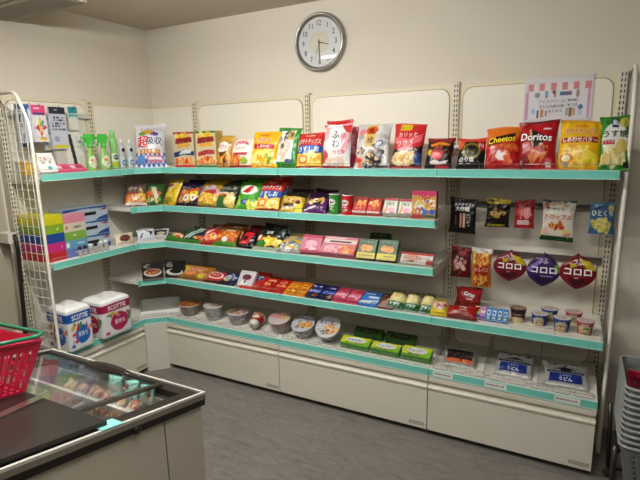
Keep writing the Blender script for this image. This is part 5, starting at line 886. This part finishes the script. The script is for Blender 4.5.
# corner unit
ct = thing('corner_shelving_unit', 'corner shelving bay joining the left and back runs, with a slanted front', 'shelving', (0, 0, 0)); 
for (x0, x1, y0, y1) in ((LX - .035, -.015, .012, .035), (LX - .035, LX - .012, LY0 + .015, .02)):
    mb = MB(); mb.box(x0, x1, y0, y1, .34, 1.795, BORDER)
    if y0 > 0: mb.box(x0 + .03, x1 - .02, .004, .012, .36, 1.335, SHEET); mb.box(x0 + .03, x1 - .02, .004, .012, 1.352, 1.772, SHEET)
    else: mb.box(x1, x1 + .008, y0 + .02, y1 - .01, .36, 1.335, SHEET); mb.box(x1, x1 + .008, y0 + .02, y1 - .01, 1.352, 1.772, SHEET)
    mb.obj('back_panel', PAINT, ct)
for z, d, base in ((Z5, D5, 0), (Z4, D4, 0), (Z3, D3, 0), (Z2, D2, 0), (Z1, D1, 1)):
    fx = LX + LD + (.01 if base else 0); ye = LY0 + .0015
    A = (-.0015, -d); Bq = (fx, -d - (.0 - fx) * 1.05) ; Bq = (fx, max(ye + .02, Bq[1])); E = (fx, ye)
    poly = [(LX + .006, -.006), (LX + .006, ye), E, Bq, A, (-.0015, -.006)]
    mb = MB(); mb.prism(poly[::-1], z - .024, z, 'd3cfc4'); s = mb.obj('shelf', PAINT, ct, fix=True)
    def off(p, q, o):
        dx, dy = q[0] - p[0], q[1] - p[1]; L = math.hypot(dx, dy); return (dy / L * o, -dx / L * o)
    mb = MB()
    for p, q in ((Bq, A), (E, Bq)):
        nx, ny = off(p, q, .008)
        # outward is toward +x,-y
        if nx - ny < 0: nx, ny = -nx, -ny
        for z0, z1, k, c in ((z - .032, z + .001, 1, TEAL), (z - .0345, z - .032, 1.2, 'bfe3d8'), (z + .001, z + .003, 1.2, 'bfe3d8')):
            V = [(p[0], p[1]), (q[0], q[1]), (q[0] + nx * k, q[1] + ny * k), (p[0] + nx * k, p[1] + ny * k)]
            mb.add([(a, b, z0) for a, b in V] + [(a, b, z1) for a, b in V], [(0, 3, 2, 1), (4, 5, 6, 7), (0, 1, 5, 4), (1, 2, 6, 5), (2, 3, 7, 6), (3, 0, 4, 7)], c)
    mb.obj('price_rail', PLAIN, s, fix=True)
    mb = MB(); ins = .012
    pts = [(E[0] - ins, E[1] + .01), (Bq[0] - ins, Bq[1] + .006), (A[0] - .01, A[1] + ins)]
    mb.tube([(*pts[0], z)] + [(*p, z + .027) for p in pts] + [(*pts[2], z)], .0013, '8a867c', 5)
    if base:
        for i in range(5):
            t0 = (i + .15) / 5; t1 = (i + .85) / 5; p, q = pts[1], pts[2]
            l = lambda t: (p[0] + (q[0] - p[0]) * t, p[1] + (q[1] - p[1]) * t)
            mb.tube([(*l(t0), z + .006), (*l(t1), z + .006), (*l(t1), z + .026), (*l(t0), z + .026)], .0013, '8a867c', 5, True)
    mb.obj('wire_guard', CHROME, s)
# slanted corner filler
mb = MB(); mb.prism([(.0, -DK), (-.095, -.525), (-.13, -.525), (-.13, -.38), (0, -.38)][::-1], 0, .335, 'c3beb1'); mb.obj('corner_filler', PAINT, ct, fix=True)
# clear display tray on the corner of the bottom shelf
tt = thing('clear_display_tray', 'empty clear plastic display tray on the bottom corner shelf', 'display tray', (-.125, -.345, Z1 + .0035), rot=(0, 0, R(44)))
mb = MB(); mb.box(-.13, .13, -.07, .08, 0, .002, 'dddddd'); mb.box(-.13, .13, .078, .08, .002, .07, 'dddddd'); mb.box(-.13, -.128, -.07, .078, .002, .06, 'dddddd'); mb.box(.128, .13, -.07, .078, .002, .06, 'dddddd'); mb.obj('tray', mat('frosted_plastic', 'cfcdc6', .35, alpha=.55), tt)
mb = MB(); mb.box(-.13, .13, -.074, -.07, 0, .028, 'e6e4e0'); mb.obj('tray_front', PLAIN, tt)

# hook bars and hooks (parts of the bays)
for z, z0 in ((1.172, 0), (.915, 0)):
    mb = MB(); mb.box(1.82, 2.53, -.022, -.008, z - .012, z + .012, '6f695f' if z > 1 else '4f463e'); 
    mb.box(1.82, 1.84, -.008, .003, z - .02, z + .02, CREAM); mb.box(2.51, 2.53, -.008, .003, z - .02, z + .02, CREAM)
    mb.obj('hook_bar', PAINT, B[2])
mb = MB(); mb.box(LX + .008, LX + .022, LY1 + .02, LY0 - .02, 1.685, 1.715, 'b9b7b0'); mb.obj('hook_bar', PAINT, B[3])
for it in ITEMS:
    kind, art, x, y, z, yaw, lean, w, h, th, name, label, cat, group = it
    if group and 'upper hooks' in group or group and 'lower hooks' in group:
        zb = 1.172 if 'upper' in group else .915
        mb = MB(); zt = z + h * .965
        mb.tube([(x, -.02, zb), (x, -.06, zb - .0), (x, y - .012, zt + .004), (x, y - .03, zt + .01)], .0022, '6c6a66', 6)
        mb.obj('hook', CHROME, B[2])
    elif kind == 'blister':
        mb = MB(); zt = z + h * .965
        mb.tube([(LX + .02, y, 1.70), (x - .03, y, 1.70), (x + .01, y, zt + .003), (x + .03, y, zt + .012)], .0022, '6c6a66', 6)
        mb.obj('hook', CHROME, B[3])

# wire side panels
def side_panel(x0, yy, sign, label):
    # panel stands in the plane across the run: for the left run it spans x, for the back run it spans y
    t = thing('wire_side_panel', label, 'wire panel', (0, 0, 0), 'wire side panels')
    D = .285
    def Q(d, z): return (LX + d, yy, z) if sign == 'L' else (x0, -d, z)
    mb = MB()
    pts = [(0.0, 1.795), (.17, 1.795), (.195, 1.79), (.215, 1.77), (.262, 1.68), (.28, 1.64), (D, 1.6), (D, 1.2), (D, .4), (D, .06), (D - .015, .04), (0, .04)]
    mb.tube([Q(*p) for p in pts], .0085, 'ddd8cb', 10); mb.obj('frame_tube', PAINT, t)
    mb = MB()
    for k in range(1, 35):
        z = .04 + .05 * k
        e = D if z < 1.6 else (D - .02 - (z - 1.64) * .52 if z < 1.78 else .2)
        mb.tube([Q(0, z), Q(e, z)], .0016, 'd5d0c2', 5)
    for k in range(1, 6):
        d = .05 * k; zt = 1.795 if d < .19 else (1.795 - (d - .19) * 1.9)
        mb.tube([Q(d, .04), Q(d, zt)], .0016, 'd5d0c2', 5)
    mb.obj('wire_grid', PAINT, t)
side_panel(0, LY1 - .026, 'L', 'white wire side panel closing the left end of the left shelves')
side_panel(2.578, 0, 'B', 'white wire side panel closing the right end of the back shelves')

# clear end stops on the two middle shelves and dividers in the bottom bay
for z, d, l in ((Z4, D4, 'small clear end plate right of the pink candy box'), (Z3, D3, 'small clear end plate right of the flat red and white chocolate box')):
    mb = MB(); mb.box(1.79, 1.792, -d + .02, -.02, z + .001, z + .05, 'dddddd'); o = mb.obj('clear_divider', ACRYL); tag(o, l, 'divider', 'clear end plates')
for x, l in ((1.815, 'clear divider at the left end of the bottom right bay'), (2.06, 'clear divider between the orange striped pack and the first navy pack'), (2.3, 'clear divider between the two navy packs')):
    mb = MB(); mb.add([(x, -.38, Z1 + .001), (x, -.02, Z1 + .001), (x, -.02, Z1 + .12), (x, -.2, Z1 + .12), (x, -.38, Z1 + .03)], [(0, 1, 2, 3, 4)], 'dddddd')
    mb.add([(x + .002, -.38, Z1 + .001), (x + .002, -.02, Z1 + .001), (x + .002, -.02, Z1 + .12), (x + .002, -.2, Z1 + .12), (x + .002, -.38, Z1 + .03)], [(4, 3, 2, 1, 0)], 'dddddd')
    o = mb.obj('clear_divider', ACRYL); tag(o, l, 'divider', 'clear bottom dividers')

# ---------------------------------------------------------------- poster
pw, ph = .297, .21
mb = MB()
PO = [('B', 'dcd8da'), ('R', .04, .08, .95, .72, 'dedbe0'), ('R', .02, .06, .07, .68, 'cf9cb8'), ('R', .93, .06, .97, .72, 'd0a0bc'), ('R', .07, .06, .93, .7, 'e2e0e6')]
for k in range(11): PO.append(('R', .06 + k * .083, .7, .06 + (k + 1) * .083, .86, 'd8868e' if k % 2 == 0 else 'e6e0de'))
PO += [('E', .2, .6, .045, .06, '8a9c94'), ('R', .31, .53, .36, .68, '7a9cc0'), ('P', 'a8785c', [(.42, .66), (.48, .66), (.47, .5)]), ('E', .445, .66, .03, .03, '6a4c44'), ('R', .53, .57, .7, .66, '4a6c9c'), ('R', .63, .58, .69, .65, 'a84a5c'), ('E', .79, .6, .025, .09, '9a8878'),
       ('E', .15, .24, .03, .06, 'a8c0dc'), ('R', .2, .08, .235, .26, '5c4840'), ('R', .26, .1, .3, .28, 'c88a68'), ('R', .33, .12, .36, .24, 'c07a58'), ('R', .63, .12, .665, .3, 'a8b07c'), ('R', .68, .1, .72, .3, '7a6a54'), ('R', .735, .12, .77, .28, 'c8987c'), ('E', .84, .3, .035, .06, '4a78b0'), ('R', .81, .12, .87, .22, 'c0cce0'),
       T('アイスクリーム', .42, .45, .07, '3c3c44', .4, .01), T('¥140', .72, .46, .07, '3c3c44', .3, .01), T('またはお飲み物', .42, .34, .07, '3c3c44', .4, .01), T('¥110', .72, .355, .07, '3c3c44', .3, .01), T('あります', .48, .23, .065, '3c3c44', .25, .01)]
PS = lambda S, Tt, off=0: np.stack([(S - .5) * pw, -.0012 - off * .4 - .004 * np.sin(PI * S) * 0 + 0 * S, Tt * ph], -1)
mb.grid(PS, 110, 80, lambda S, Tt: paint(PO, S, Tt, 3), smooth=False); mb.box(-pw / 2, pw / 2, -.001, 0, 0, ph, 'dedbd8'); put_text(mb, PO, PS, pw, ph)
o = mb.obj('poster', CARD); o.location = (2.283, -.002, 1.586); o.rotation_euler = (R(-1), 0, 0)
tag(o, 'paper sign with a pink and white awning and ice cream prices', 'poster')

# ---------------------------------------------------------------- clock
ck = thing('wall_clock', 'round silver rimmed wall clock on the back wall', 'clock', (.978, YB, 2.093))
R0 = .168
def zlathe(prof, col, name, m, seg=64):
    mb = MB(); V = []; F = []
    for r, d in prof:
        for k in range(seg):
            a = 2 * PI * k / seg; V.append((r * math.cos(a), -d, r * math.sin(a)))
    for i in range(len(prof) - 1):
        for k in range(seg):
            l = (k + 1) % seg; F.append((i * seg + k, i * seg + l, (i + 1) * seg + l, (i + 1) * seg + k))
    mb.add(V, F, col, True); return mb.obj(name, m, ck, fix=True)
zlathe([(R0 * .96, .0), (R0, .012), (R0 * .99, .03), (R0 * .95, .04), (R0 * .9, .038), (R0 * .87, .028), (R0 * .85, .026), (R0 * .83, .018), (0.0001, .016), (0.0001, .001), (R0 * .96, .001)], 'ffffff', 'clock_rim', mat('silver_rim', 'a3a09b', .3, .85))
dial = MB(); fr = R0 * .83
dl = [('B', 'd9dadb'), ('E', .5, .5, .24, .24, 'd8d2bd')]
dial.grid(lambda S, Tt: np.stack([fr * (2 * S - 1) * np.sqrt(1 - (2 * Tt - 1) ** 2 / 2), -.0195 + 0 * S, fr * (2 * Tt - 1) * np.sqrt(1 - (2 * S - 1) ** 2 / 2)], -1), 40, 40, lambda S, Tt: paint(dl, (S), (Tt), 1), smooth=False)
for n in range(1, 13):
    a = R(90 - 30 * n); V, F, size = glyphs(str(n), .012); sc = .03 / size[1]
    dial.add(np.stack([V[:, 0] * sc * .85 + math.cos(a) * fr * .78, -.0202 + 0 * V[:, 0], V[:, 1] * sc + math.sin(a) * fr * .78], -1), F, '2c2c30')
dial.obj('dial', mat('dial_paper', None, .4), ck)
def hand(ang, l, wd, d, name, col='26262a'):
    a = R(90 - ang); c, s = math.cos(a), math.sin(a); mb = MB()
    V = []
    for q, p in ((-l * .15, wd), (l, wd * .5), (l, -wd * .5), (-l * .15, -wd)): V.append((q * c - p * s, q * s + p * c))
    mb.add([(x, -d, z) for x, z in V] + [(x, -d - .001, z) for x, z in V], [(0, 1, 2, 3), (7, 6, 5, 4), (0, 4, 5, 1), (1, 5, 6, 2), (2, 6, 7, 3), (3, 7, 4, 0)], col)
    return mb.obj(name, PLAIN, ck, fix=True)
hand(105, .065, .0035, .022, 'hour_hand'); hand(180, .1, .0028, .0245, 'minute_hand'); hand(196, .11, .0008, .0265, 'second_hand', '5a5a5c')
mb = MB(); mb.grid(lambda S, Tt: np.stack([fr * 1.02 * (2 * S - 1) * np.sqrt(1 - (2 * Tt - 1) ** 2 / 2), -.0275 - .004 * (1 - (2 * S - 1) ** 2) * (1 - (2 * Tt - 1) ** 2), fr * 1.02 * (2 * Tt - 1) * np.sqrt(1 - (2 * S - 1) ** 2 / 2)], -1), 16, 16, 'ffffff'); mb.obj('clock_glass', GLASS, ck)

# ---------------------------------------------------------------- ceiling air conditioner
ac = thing('air_conditioner', 'grey brown ceiling hung air conditioner in the upper left corner', 'air conditioner', (0, 0, 0))
mb = MB(); mb.box(XL, .2, -1.62, -.958, 2.206, ZC, '7d7262'); mb.box(XL, .208, -1.63, -.946, 2.2, 2.214, '8a806e'); mb.obj('housing', PAINT, ac)
mb = MB(); mb.box(XL, .185, -1.60, -.972, 2.1975, 2.2, '6f6454'); mb.obj('underside_panel', PAINT, ac)
mb = MB()
for k in range(9): mb.box(XL + .06, .05, -1.56 + k * .05, -1.528 + k * .05, 2.194, 2.1975, 'a39a8a')
mb.obj('grille', PAINT, ac)

# ---------------------------------------------------------------- chest freezer
FX0, FX1, FY1, FY0, FK = .60, 1.366, -1.594, -2.95, .2104
def fz(y): return .72 + FK * (FY1 - y)
fr_ = thing('chest_freezer', 'beige chest freezer with sliding glass lid in the left foreground', 'freezer', (0, 0, 0))
def wallf(mb, x0, x1, y0, y1, zb, dz, col):
    mb.hexa([(x0, y0, zb), (x1, y0, zb), (x1, y1, zb), (x0, y1, zb), (x0, y0, fz(y0) + dz), (x1, y0, fz(y0) + dz), (x1, y1, fz(y1) + dz), (x0, y1, fz(y1) + dz)], col)
def sl(mb, x0, x1, y0, y1, d0, d1, col):
    mb.hexa([(x0, y0, fz(y0) + d0), (x1, y0, fz(y0) + d0), (x1, y1, fz(y1) + d0), (x0, y1, fz(y1) + d0), (x0, y0, fz(y0) + d1), (x1, y0, fz(y0) + d1), (x1, y1, fz(y1) + d1), (x0, y1, fz(y1) + d1)], col)
mb = MB(); t = .05; FB = 'bfb6a3'
wallf(mb, FX1 - t, FX1, FY0, FY1, .06, -.04, FB); wallf(mb, FX0, FX0 + t, FY0, FY1, .06, -.04, FB)
wallf(mb, FX0 + t, FX1 - t, FY1 - t, FY1, .06, -.04, FB); wallf(mb, FX0 + t, FX1 - t, FY0, FY0 + t, .06, -.04, FB)
mb.box(FX0 + t, FX1 - t, FY0 + t, FY1 - t, .06, .3, 'b0a996'); mb.obj('body', PAINT, fr_)
mb = MB(); mb.box(FX0 + .04, FX1 - .04, FY0 + .04, FY1 - .04, 0, .06, '1c1a18'); mb.obj('base', PAINT, fr_)
mb = MB(); mb.box(FX1, FX1 + .0015, FY1 - .16, FY1 - .157, .06, fz(FY1 - .16) - .05, '5e584c'); mb.obj('panel_seam', PAINT, fr_)
mb = MB(); BK = '211d1a'
e = .010
sl(mb, FX1 - .05, FX1 + e, FY0, FY1 + e, -.042, -.004, BK); sl(mb, FX0 - e, FX0 + .05, FY0, FY1 + e, -.042, -.004, BK); sl(mb, FX0 + .05, FX1 - .05, FY1 - .04, FY1 + e, -.042, -.004, BK)
mb.obj('bumper_frame', BLACKG, fr_)
TR = mat('silver_trim', 'd6d2c8', .3, .35)
mb = MB()
sl(mb, FX1 + .004, FX1 + e + .003, FY0, FY1 + e + .003, -.004, .004, 'ffffff'); sl(mb, FX0 - e - .002, FX0 - .004, FY0, FY1 + e, -.004, .004, 'ffffff'); sl(mb, FX0 - .004, FX1 + .004, FY1 + .004, FY1 + e + .003, -.004, .004, 'ffffff')
mb.obj('chrome_trim', TR, fr_)
mb = MB(); sl(mb, FX1 + e, FX1 + e + .002, FY0, FY1 + e + .002, -.02, -.004, '7a7163'); mb.obj('side_strip', PAINT, fr_)
mb = MB(); sl(mb, FX0 + .05, FX1 - .05, -1.93, FY1 - .045, -.03, -.026, 'ffffff'); mb.obj('lower_glass', GLASS, fr_)
lid = MB(); lx0, lx1, ly0, ly1 = FX0 + .02, 1.222, -1.95, FY1 - .02
sl(lid, lx0, lx1, ly0, ly1, .0, .004, 'ffffff'); lido = lid.obj('glass_lid', GLASS, fr_)
mb = MB(); q = .014
sl(mb, lx0, lx1, ly1 - q, ly1, -.004, .008, BK); sl(mb, lx0, lx0 + q, ly0, ly1 - q, -.004, .008, BK); sl(mb, lx1 - q, lx1, ly0, ly1 - q, -.004, .008, BK); mb.obj('lid_frame', BLACKG, lido)
mb = MB(); sl(mb, lx1, lx1 + .004, ly0, ly1, .0, .01, 'ffffff'); sl(mb, lx0, lx1, ly1, ly1 + .004, 0, .01, 'ffffff'); mb.obj('lid_trim', STEEL, lido)
mb = MB(); n = 14; hx0, hx1 = .85, 1.07
V = []; F = []
for i in range(n + 1):
    u = i / n; x = hx0 + (hx1 - hx0) * u; k = max(.02, math.sin(PI * u)) ** .55
    for yy, zz in ((ly1 + .01, .006), (ly1 + .01, .006 + .014 * k), (ly1 - .018 * k - .002, .006 + .017 * k), (ly1 - .03 * k - .004, .006)):
        V.append((x, yy, fz(yy) + zz))
for i in range(n):
    for j in range(4):
        l = (j + 1) % 4; F.append((i * 4 + j, i * 4 + l, (i + 1) * 4 + l, (i + 1) * 4 + j))
F += [(0, 1, 2, 3), tuple(n * 4 + j for j in (3, 2, 1, 0))]
mb.add(V, F, '2c241f', False); mb.obj('lid_handle', BLACKG, lido, fix=True)
mb = MB(); sl(mb, FX0 + .02, FX1 - .006, FY0 + .02, -1.935, .004, .018, '1a1512')
rl = mb.obj('rear_lid', BLACKG, fr_)
mb = MB(); V = []
for (x, y) in ((1.078, -1.937), (1.104, -1.937), (1.30, -2.5), (1.272, -2.5)):
    V.append((x, y))
mb.add([(x, y, fz(y) + .018) for x, y in V] + [(x, y, fz(y) + .023) for x, y in V], [(0, 3, 2, 1), (4, 5, 6, 7), (0, 1, 5, 4), (1, 2, 6, 5), (2, 3, 7, 6), (3, 0, 4, 7)], 'b0aaa2'); mb.obj('lid_rail', STEEL, rl, fix=True)
mb = MB()
for q, y in ((.009, -1.935),):
    V = []
mb.lathe([(.012, 0), (.012, .006), (.006, .008)], 20, '3a3632'); lk = mb.obj('lock', BLACKG, fr_); lk.rotation_euler = (0, R(90), 0); lk.location = (FX1 + e, -1.86, fz(-1.86) - .032)
mb = MB(); sl(mb, 1.335, 1.38, -1.965, -1.9, .003, .006, '7cc4b8'); mb.obj('sticker', CARD, fr_)
# interior: hanging wire basket and dividers
mb = MB()
for y in (-1.745,):
    mb.box(FX0 + .06, FX1 - .06, y - .006, y + .006, .675, .695, 'c9c5ba')
for x in (.82, 1.0, 1.18): mb.box(x - .003, x + .003, -1.93, -1.75, .45, .68, 'b9b5aa')
for k in range(14):
    x = FX0 + .08 + k * .05
    mb.box(x - .0015, x + .0015, -1.752, -1.749, .45, .68, 'b5b1a6')
mb.obj('inner_divider', PAINT, fr_)
rs = random.Random(4)
cols = [('c4623a', 'orange red'), ('cfa07a', 'pale brown'), ('8fc8bc', 'pale teal'), ('b84a3c', 'red'), ('d8b45c', 'yellow'), ('a8603c', 'brown')]
spots = [(1.02, -1.69), (1.09, -1.70), (1.155, -1.685), (1.215, -1.70), (1.28, -1.68), (.96, -1.68), (1.05, -1.66), (1.13, -1.655), (1.2, -1.66), (1.27, -1.72), (.9, -1.69), (.83, -1.68)]
ci = [0, 1, 0, 3, 4, 1, 2, 2, 2, 4, 5, 1]
names = ['orange red ice packet lying nearest the inner divider under the glass', 'pale brown ice packet beside the orange red one under the glass', 'orange red ice packet in the middle of the freezer row', 'red ice packet near the right end of the freezer row', 'yellow ice packet at the far right corner inside the freezer', 'pale brown ice packet toward the lid handle', 'pale teal ice packet against the far inner wall, left one', 'pale teal ice packet against the far inner wall, middle one', 'pale teal ice packet against the far inner wall, right one', 'yellow ice packet at the near right corner inside the freezer', 'brown ice packet left of centre in the freezer row', 'pale brown ice packet at the left of the freezer row']
def ice(x, y, z, c, lab, rz, sz=1, rx=-75):
    art = [('B', c), ('C', .5, .5, .4, .35, 12, .13, ('e8dcc8', c, '8a3c24', 'd89a5c')), ('R', 0, .42, 1, .58, 'dcd4c8')]
    ART['ice'] = art
    o = make_bag(('bag', 'ice', 0, 0, 0, 0, 0, .085 * sz, .13 * sz, .035, 'ice_cream_packet', lab, '', None), int(x * 100))
    o.location = (x, y, z); o.rotation_euler = (R(rx), 0, R(rz)); tag(o, lab, 'ice cream packet', 'ice cream packets in the freezer')
for k, ((x, y), c, lab) in enumerate(zip(spots, ci, names)):
    far = y > -1.67
    ice(x, -1.672 if far else -1.722, .66 if far else .625, cols[c][0], lab, rs.uniform(-12, 12), .62, -12 if far else -45)
ice(.76, -1.87, .56, 'b0825c', 'brown and white ice packet leaning beside the red basket side of the freezer', 30, 1.1, -30)
ice(.98, -1.88, .50, 'a8604c', 'reddish ice packet lying low in the near compartment of the freezer', 60, 1, -70)

# ---------------------------------------------------------------- shopping baskets
def basket_mesh(L, W, H, col, cell=.02, taper=.86, rows=3):
    """open hamper with punched walls; long side along y, mouth up"""
    mb = MB(); hx, hy = W / 2, L / 2
    bc = [(-hx * taper, -hy * taper), (hx * taper, -hy * taper), (hx * taper, hy * taper), (-hx * taper, hy * taper)]
    tc = [(-hx, -hy), (hx, -hy), (hx, hy), (-hx, hy)]
    th = .0022
    for k in range(4):
        b0, b1, t0, t1 = bc[k], bc[(k + 1) % 4], tc[k], tc[(k + 1) % 4]
        ln = math.dist(t0, t1); n = int(ln / cell)
        dx, dy = (t1[0] - t0[0]) / ln, (t1[1] - t0[1]) / ln; nx, ny = dy, -dx
        us = [0, .05] ; w = .9 / n
        cut = [0]
        for i in range(n): cut += [.05 + w * i + w * .28, .05 + w * i + w * .92]
        cut.append(1)
        rowcuts = [0, .05, .22, .27, .44, .49, .82, 1] if rows == 3 else [0] + [x for q in range(7) for x in (.05 + .119 * q, .125 + .119 * q)] + [1]
        for j in range(len(rowcuts) - 1):
            solid = j % 2 == 0; v0, v1 = rowcuts[j], rowcuts[j + 1]
            if j == len(rowcuts) - 2: solid = True
            spans = [(0, 1)] if solid else [(cut[i], cut[i + 1]) for i in range(0, len(cut) - 1, 2)]
            for u0, u1 in spans:
                def Q(u, v, o):
                    x = (b0[0] + (b1[0] - b0[0]) * u) * (1 - v) + (t0[0] + (t1[0] - t0[0]) * u) * v
                    y = (b0[1] + (b1[1] - b0[1]) * u) * (1 - v) + (t0[1] + (t1[1] - t0[1]) * u) * v
                    return (x - nx * o, y - ny * o, v * H)
                mb.hexa([Q(u0, v0, 0), Q(u1, v0, 0), Q(u1, v0, th), Q(u0, v0, th), Q(u0, v1, 0), Q(u1, v1, 0), Q(u1, v1, th), Q(u0, v1, th)], col)
    # floor grid
    X, Y = hx * taper, hy * taper
    k = -X
    while k <= X: mb.box(k - .003, k + .003, -Y, Y, 0, .003, col); k += .022
    k = -Y
    while k <= Y: mb.box(-X, X, k - .003, k + .003, 0, .003, col); k += .022
    return mb
def rim_pts(L, W, z, r=.03):
    P = rounded(-W / 2, W / 2, -L / 2, L / 2, r, 4); return [(x, y, z) for x, y in P]
BPL = mat('basket_plastic', None, .35)
rb = thing('shopping_basket', 'red pink shopping basket with a green handle on top of the chest freezer', 'shopping basket', (.905, -2.118, fz(-2.118) + .0195), rot=(-math.atan(FK), 0, R(4)))
RC = 'cf1f45'
basket_mesh(.40, .30, .15, RC, .024).obj('basket_body', BPL, rb)
mb = MB(); mb.tube(rim_pts(.408, .308, .15), .0055, RC, 8, True); mb.obj('basket_rim', BPL, rb)
mb = MB(); mb.tube([(-.158, .02, .15), (-.165, .06, .163), (-.165, .17, .166), (-.14, .207, .168), (.14, .207, .168), (.165, .17, .166), (.165, .06, .163), (.158, .02, .15)], .006, '1f6b4c', 8); mb.obj('carry_handle', BPL, rb)
mb = MB(); mb.tube([(-.158, -.02, .15), (-.166, -.06, .163), (-.166, -.17, .166), (-.14, -.207, .168), (.14, -.207, .168), (.166, -.17, .166), (.166, -.06, .163), (.158, -.02, .15)], .006, '1f6b4c', 8); mb.obj('carry_handle', BPL, rb)

GX, GY = 2.835, -.54; GZ = .152; GS = .0238
g0 = basket_mesh(.31, .43, .2, '747775', .026, .84, 4); g0b = g0.obj('basket_body', BPL)
mb = MB(); mb.tube(rim_pts(.318, .438, .2), .006, '858886', 8, True); g0r = mb.obj('basket_rim', BPL)
bl = ['grey shopping basket at the bottom of the stack on the dark stand'] + [f'grey shopping basket nested in the stack, {n} from the bottom' for n in ('second', 'third', 'fourth', 'fifth', 'sixth', 'seventh', 'eighth', 'ninth', 'tenth', 'eleventh')] + ['grey shopping basket on top of the nested stack, holding a small red basket']
for k in range(11):
    t = thing('shopping_basket', bl[k] if k < 10 else bl[-1], 'shopping basket', (GX, GY, GZ + GS * k), 'grey shopping baskets stacked at the right')
    if k == 0: a, b = g0b, g0r
    else:
        a, b = g0b.copy(), g0r.copy(); C.objects.link(a); C.objects.link(b)
    a.parent = t; b.parent = t
rt = thing('shopping_basket', 'small dark red basket lying inside the top grey basket', 'shopping basket', (GX - .03, GY, GZ + GS * 10 + .008), rot=(0, 0, 0))
basket_mesh(.22, .33, .15, 'a01c34', .022, .9, 4).obj('basket_body', BPL, rt)
mb = MB(); mb.tube(rim_pts(.222, .332, .15, .02), .004, 'b02038', 8, True); mb.obj('basket_rim', BPL, rt)
st = thing('basket_stand', 'low dark wheeled stand under the grey basket stack', 'basket stand', (GX, GY, 0))
mb = MB(); mb.tube([(-.21, -.165, .14), (.2, -.165, .14), (.2, .165, .14), (-.21, .165, .14)], .009, '1d1b1a', 8, True)
mb.tube([(-.21, -.165, .05), (.2, -.165, .05), (.2, .165, .05), (-.21, .165, .05)], .009, '1d1b1a', 8, True)
for x, y in ((-.21, -.165), (.2, -.165), (.2, .165), (-.21, .165)): mb.tube([(x, y, .04), (x, y, .15)], .009, '1d1b1a', 8)
mb.tube([(-.22, -.165, .05), (-.235, -.175, .2), (-.235, -.175, .36)], .009, '1d1b1a', 8); mb.tube([(-.22, .165, .05), (-.235, .17, .36)], .009, '1d1b1a', 8)
for x in (-.1, 0, .1): mb.tube([(x, -.165, .141), (x, .165, .141)], .006, '1d1b1a', 6)
mb.obj('stand_frame', BLACKG, st)
for x, y in ((-.22, -.16), (.19, -.16), (.19, .16), (-.22, .16)):
    mb = MB(); mb.lathe([(.018, -.008), (.02, -.005), (.02, .005), (.018, .008)], 16, '2a2826'); o = mb.obj('caster', BLACKG, st); o.rotation_euler = (R(90), 0, 0); o.location = (x, y, .0205)

# ---------------------------------------------------------------- lights of the room
def fixture(x, y, lab, strength, L=1.2):
    t = thing('ceiling_light', lab, 'ceiling light', (x, y, ZC), 'fluorescent ceiling lights')
    mb = MB(); mb.box(-L / 2 - .02, L / 2 + .02, -.05, .05, -.13, -.095, 'e6e4de'); mb.obj('housing', PAINT, t)
    mb = MB()
    for sx in (-.4, .4): mb.tube([(sx, 0, -.095), (sx, 0, 0)], .006, 'c8c6c0', 8)
    mb.obj('hanger_rods', PAINT, t)
    em = mat('tube_glow_%g' % strength, 'f4f0e8', .5, emit=('fffefa', strength))
    mb = MB(); mb.tube([(-L / 2, 0, -.165), (L / 2, 0, -.165)], .016, 'ffffff', 16); mb.obj('fluorescent_tube', em, t)
    ld = bpy.data.lights.new('tube_boost', 'AREA'); ld.shape = 'RECTANGLE'; ld.size = L * .97; ld.size_y = .03; ld.energy = strength * .17; ld.color = (1.0, .985, .95)  # added area lamp, boosts the tube's downward light on low fronts and floor
    lo = bpy.data.objects.new('tube_boost', ld); C.objects.link(lo); lo.parent = t; lo.location = (0, 0, -.183)
    for sx in (-1, 1):
        mb = MB(); mb.box(sx * L / 2 - .012, sx * L / 2 + .012, -.018, .018, -.184, -.13, 'dcdad4'); mb.obj('tube_holder', PAINT, t)
    return t
fixture(.86, -1.45, 'fluorescent ceiling light over the chest freezer', 138)
fixture(2.0, -2.0, 'fluorescent ceiling light over the middle of the floor', 60)
fixture(.95, -4.2, 'fluorescent ceiling light toward the rear wall', 12)
fixture(3.3, -3.4, 'fluorescent ceiling light toward the right wall', 22)

w = bpy.data.worlds.new('room_dim'); bpy.context.scene.world = w; w.use_nodes = True
w.node_tree.nodes['Background'].inputs[0].default_value = (.9, .85, .78, 1); w.node_tree.nodes['Background'].inputs[1].default_value = .05

# ---------------------------------------------------------------- camera
cd = bpy.data.cameras.new('camera'); co = bpy.data.objects.new('camera', cd); C.objects.link(co)
cd.sensor_fit = 'HORIZONTAL'; cd.sensor_width = 36; cd.lens = 36 * 484.4 / 640; cd.clip_start = .02
yw, pi_, ro = .4886, -.1987, -.0207
f = Vector((-math.sin(yw) * math.cos(pi_), math.cos(yw) * math.cos(pi_), math.sin(pi_)))
rt0 = Vector((math.cos(yw), math.sin(yw), 0)); up0 = rt0.cross(f)
rt2 = rt0 * math.cos(ro) + up0 * math.sin(ro); up2 = up0 * math.cos(ro) - rt0 * math.sin(ro)
M = Matrix((rt2, up2, -f)).transposed().to_4x4(); M.translation = (2.396, -2.681, 1.508)
co.matrix_world = M
bpy.context.scene.camera = co
vs = bpy.context.scene.view_settings
vs.view_transform = 'Standard'; vs.look = 'None'; vs.gamma = 1; vs.use_curve_mapping = False; vs.exposure = -.14
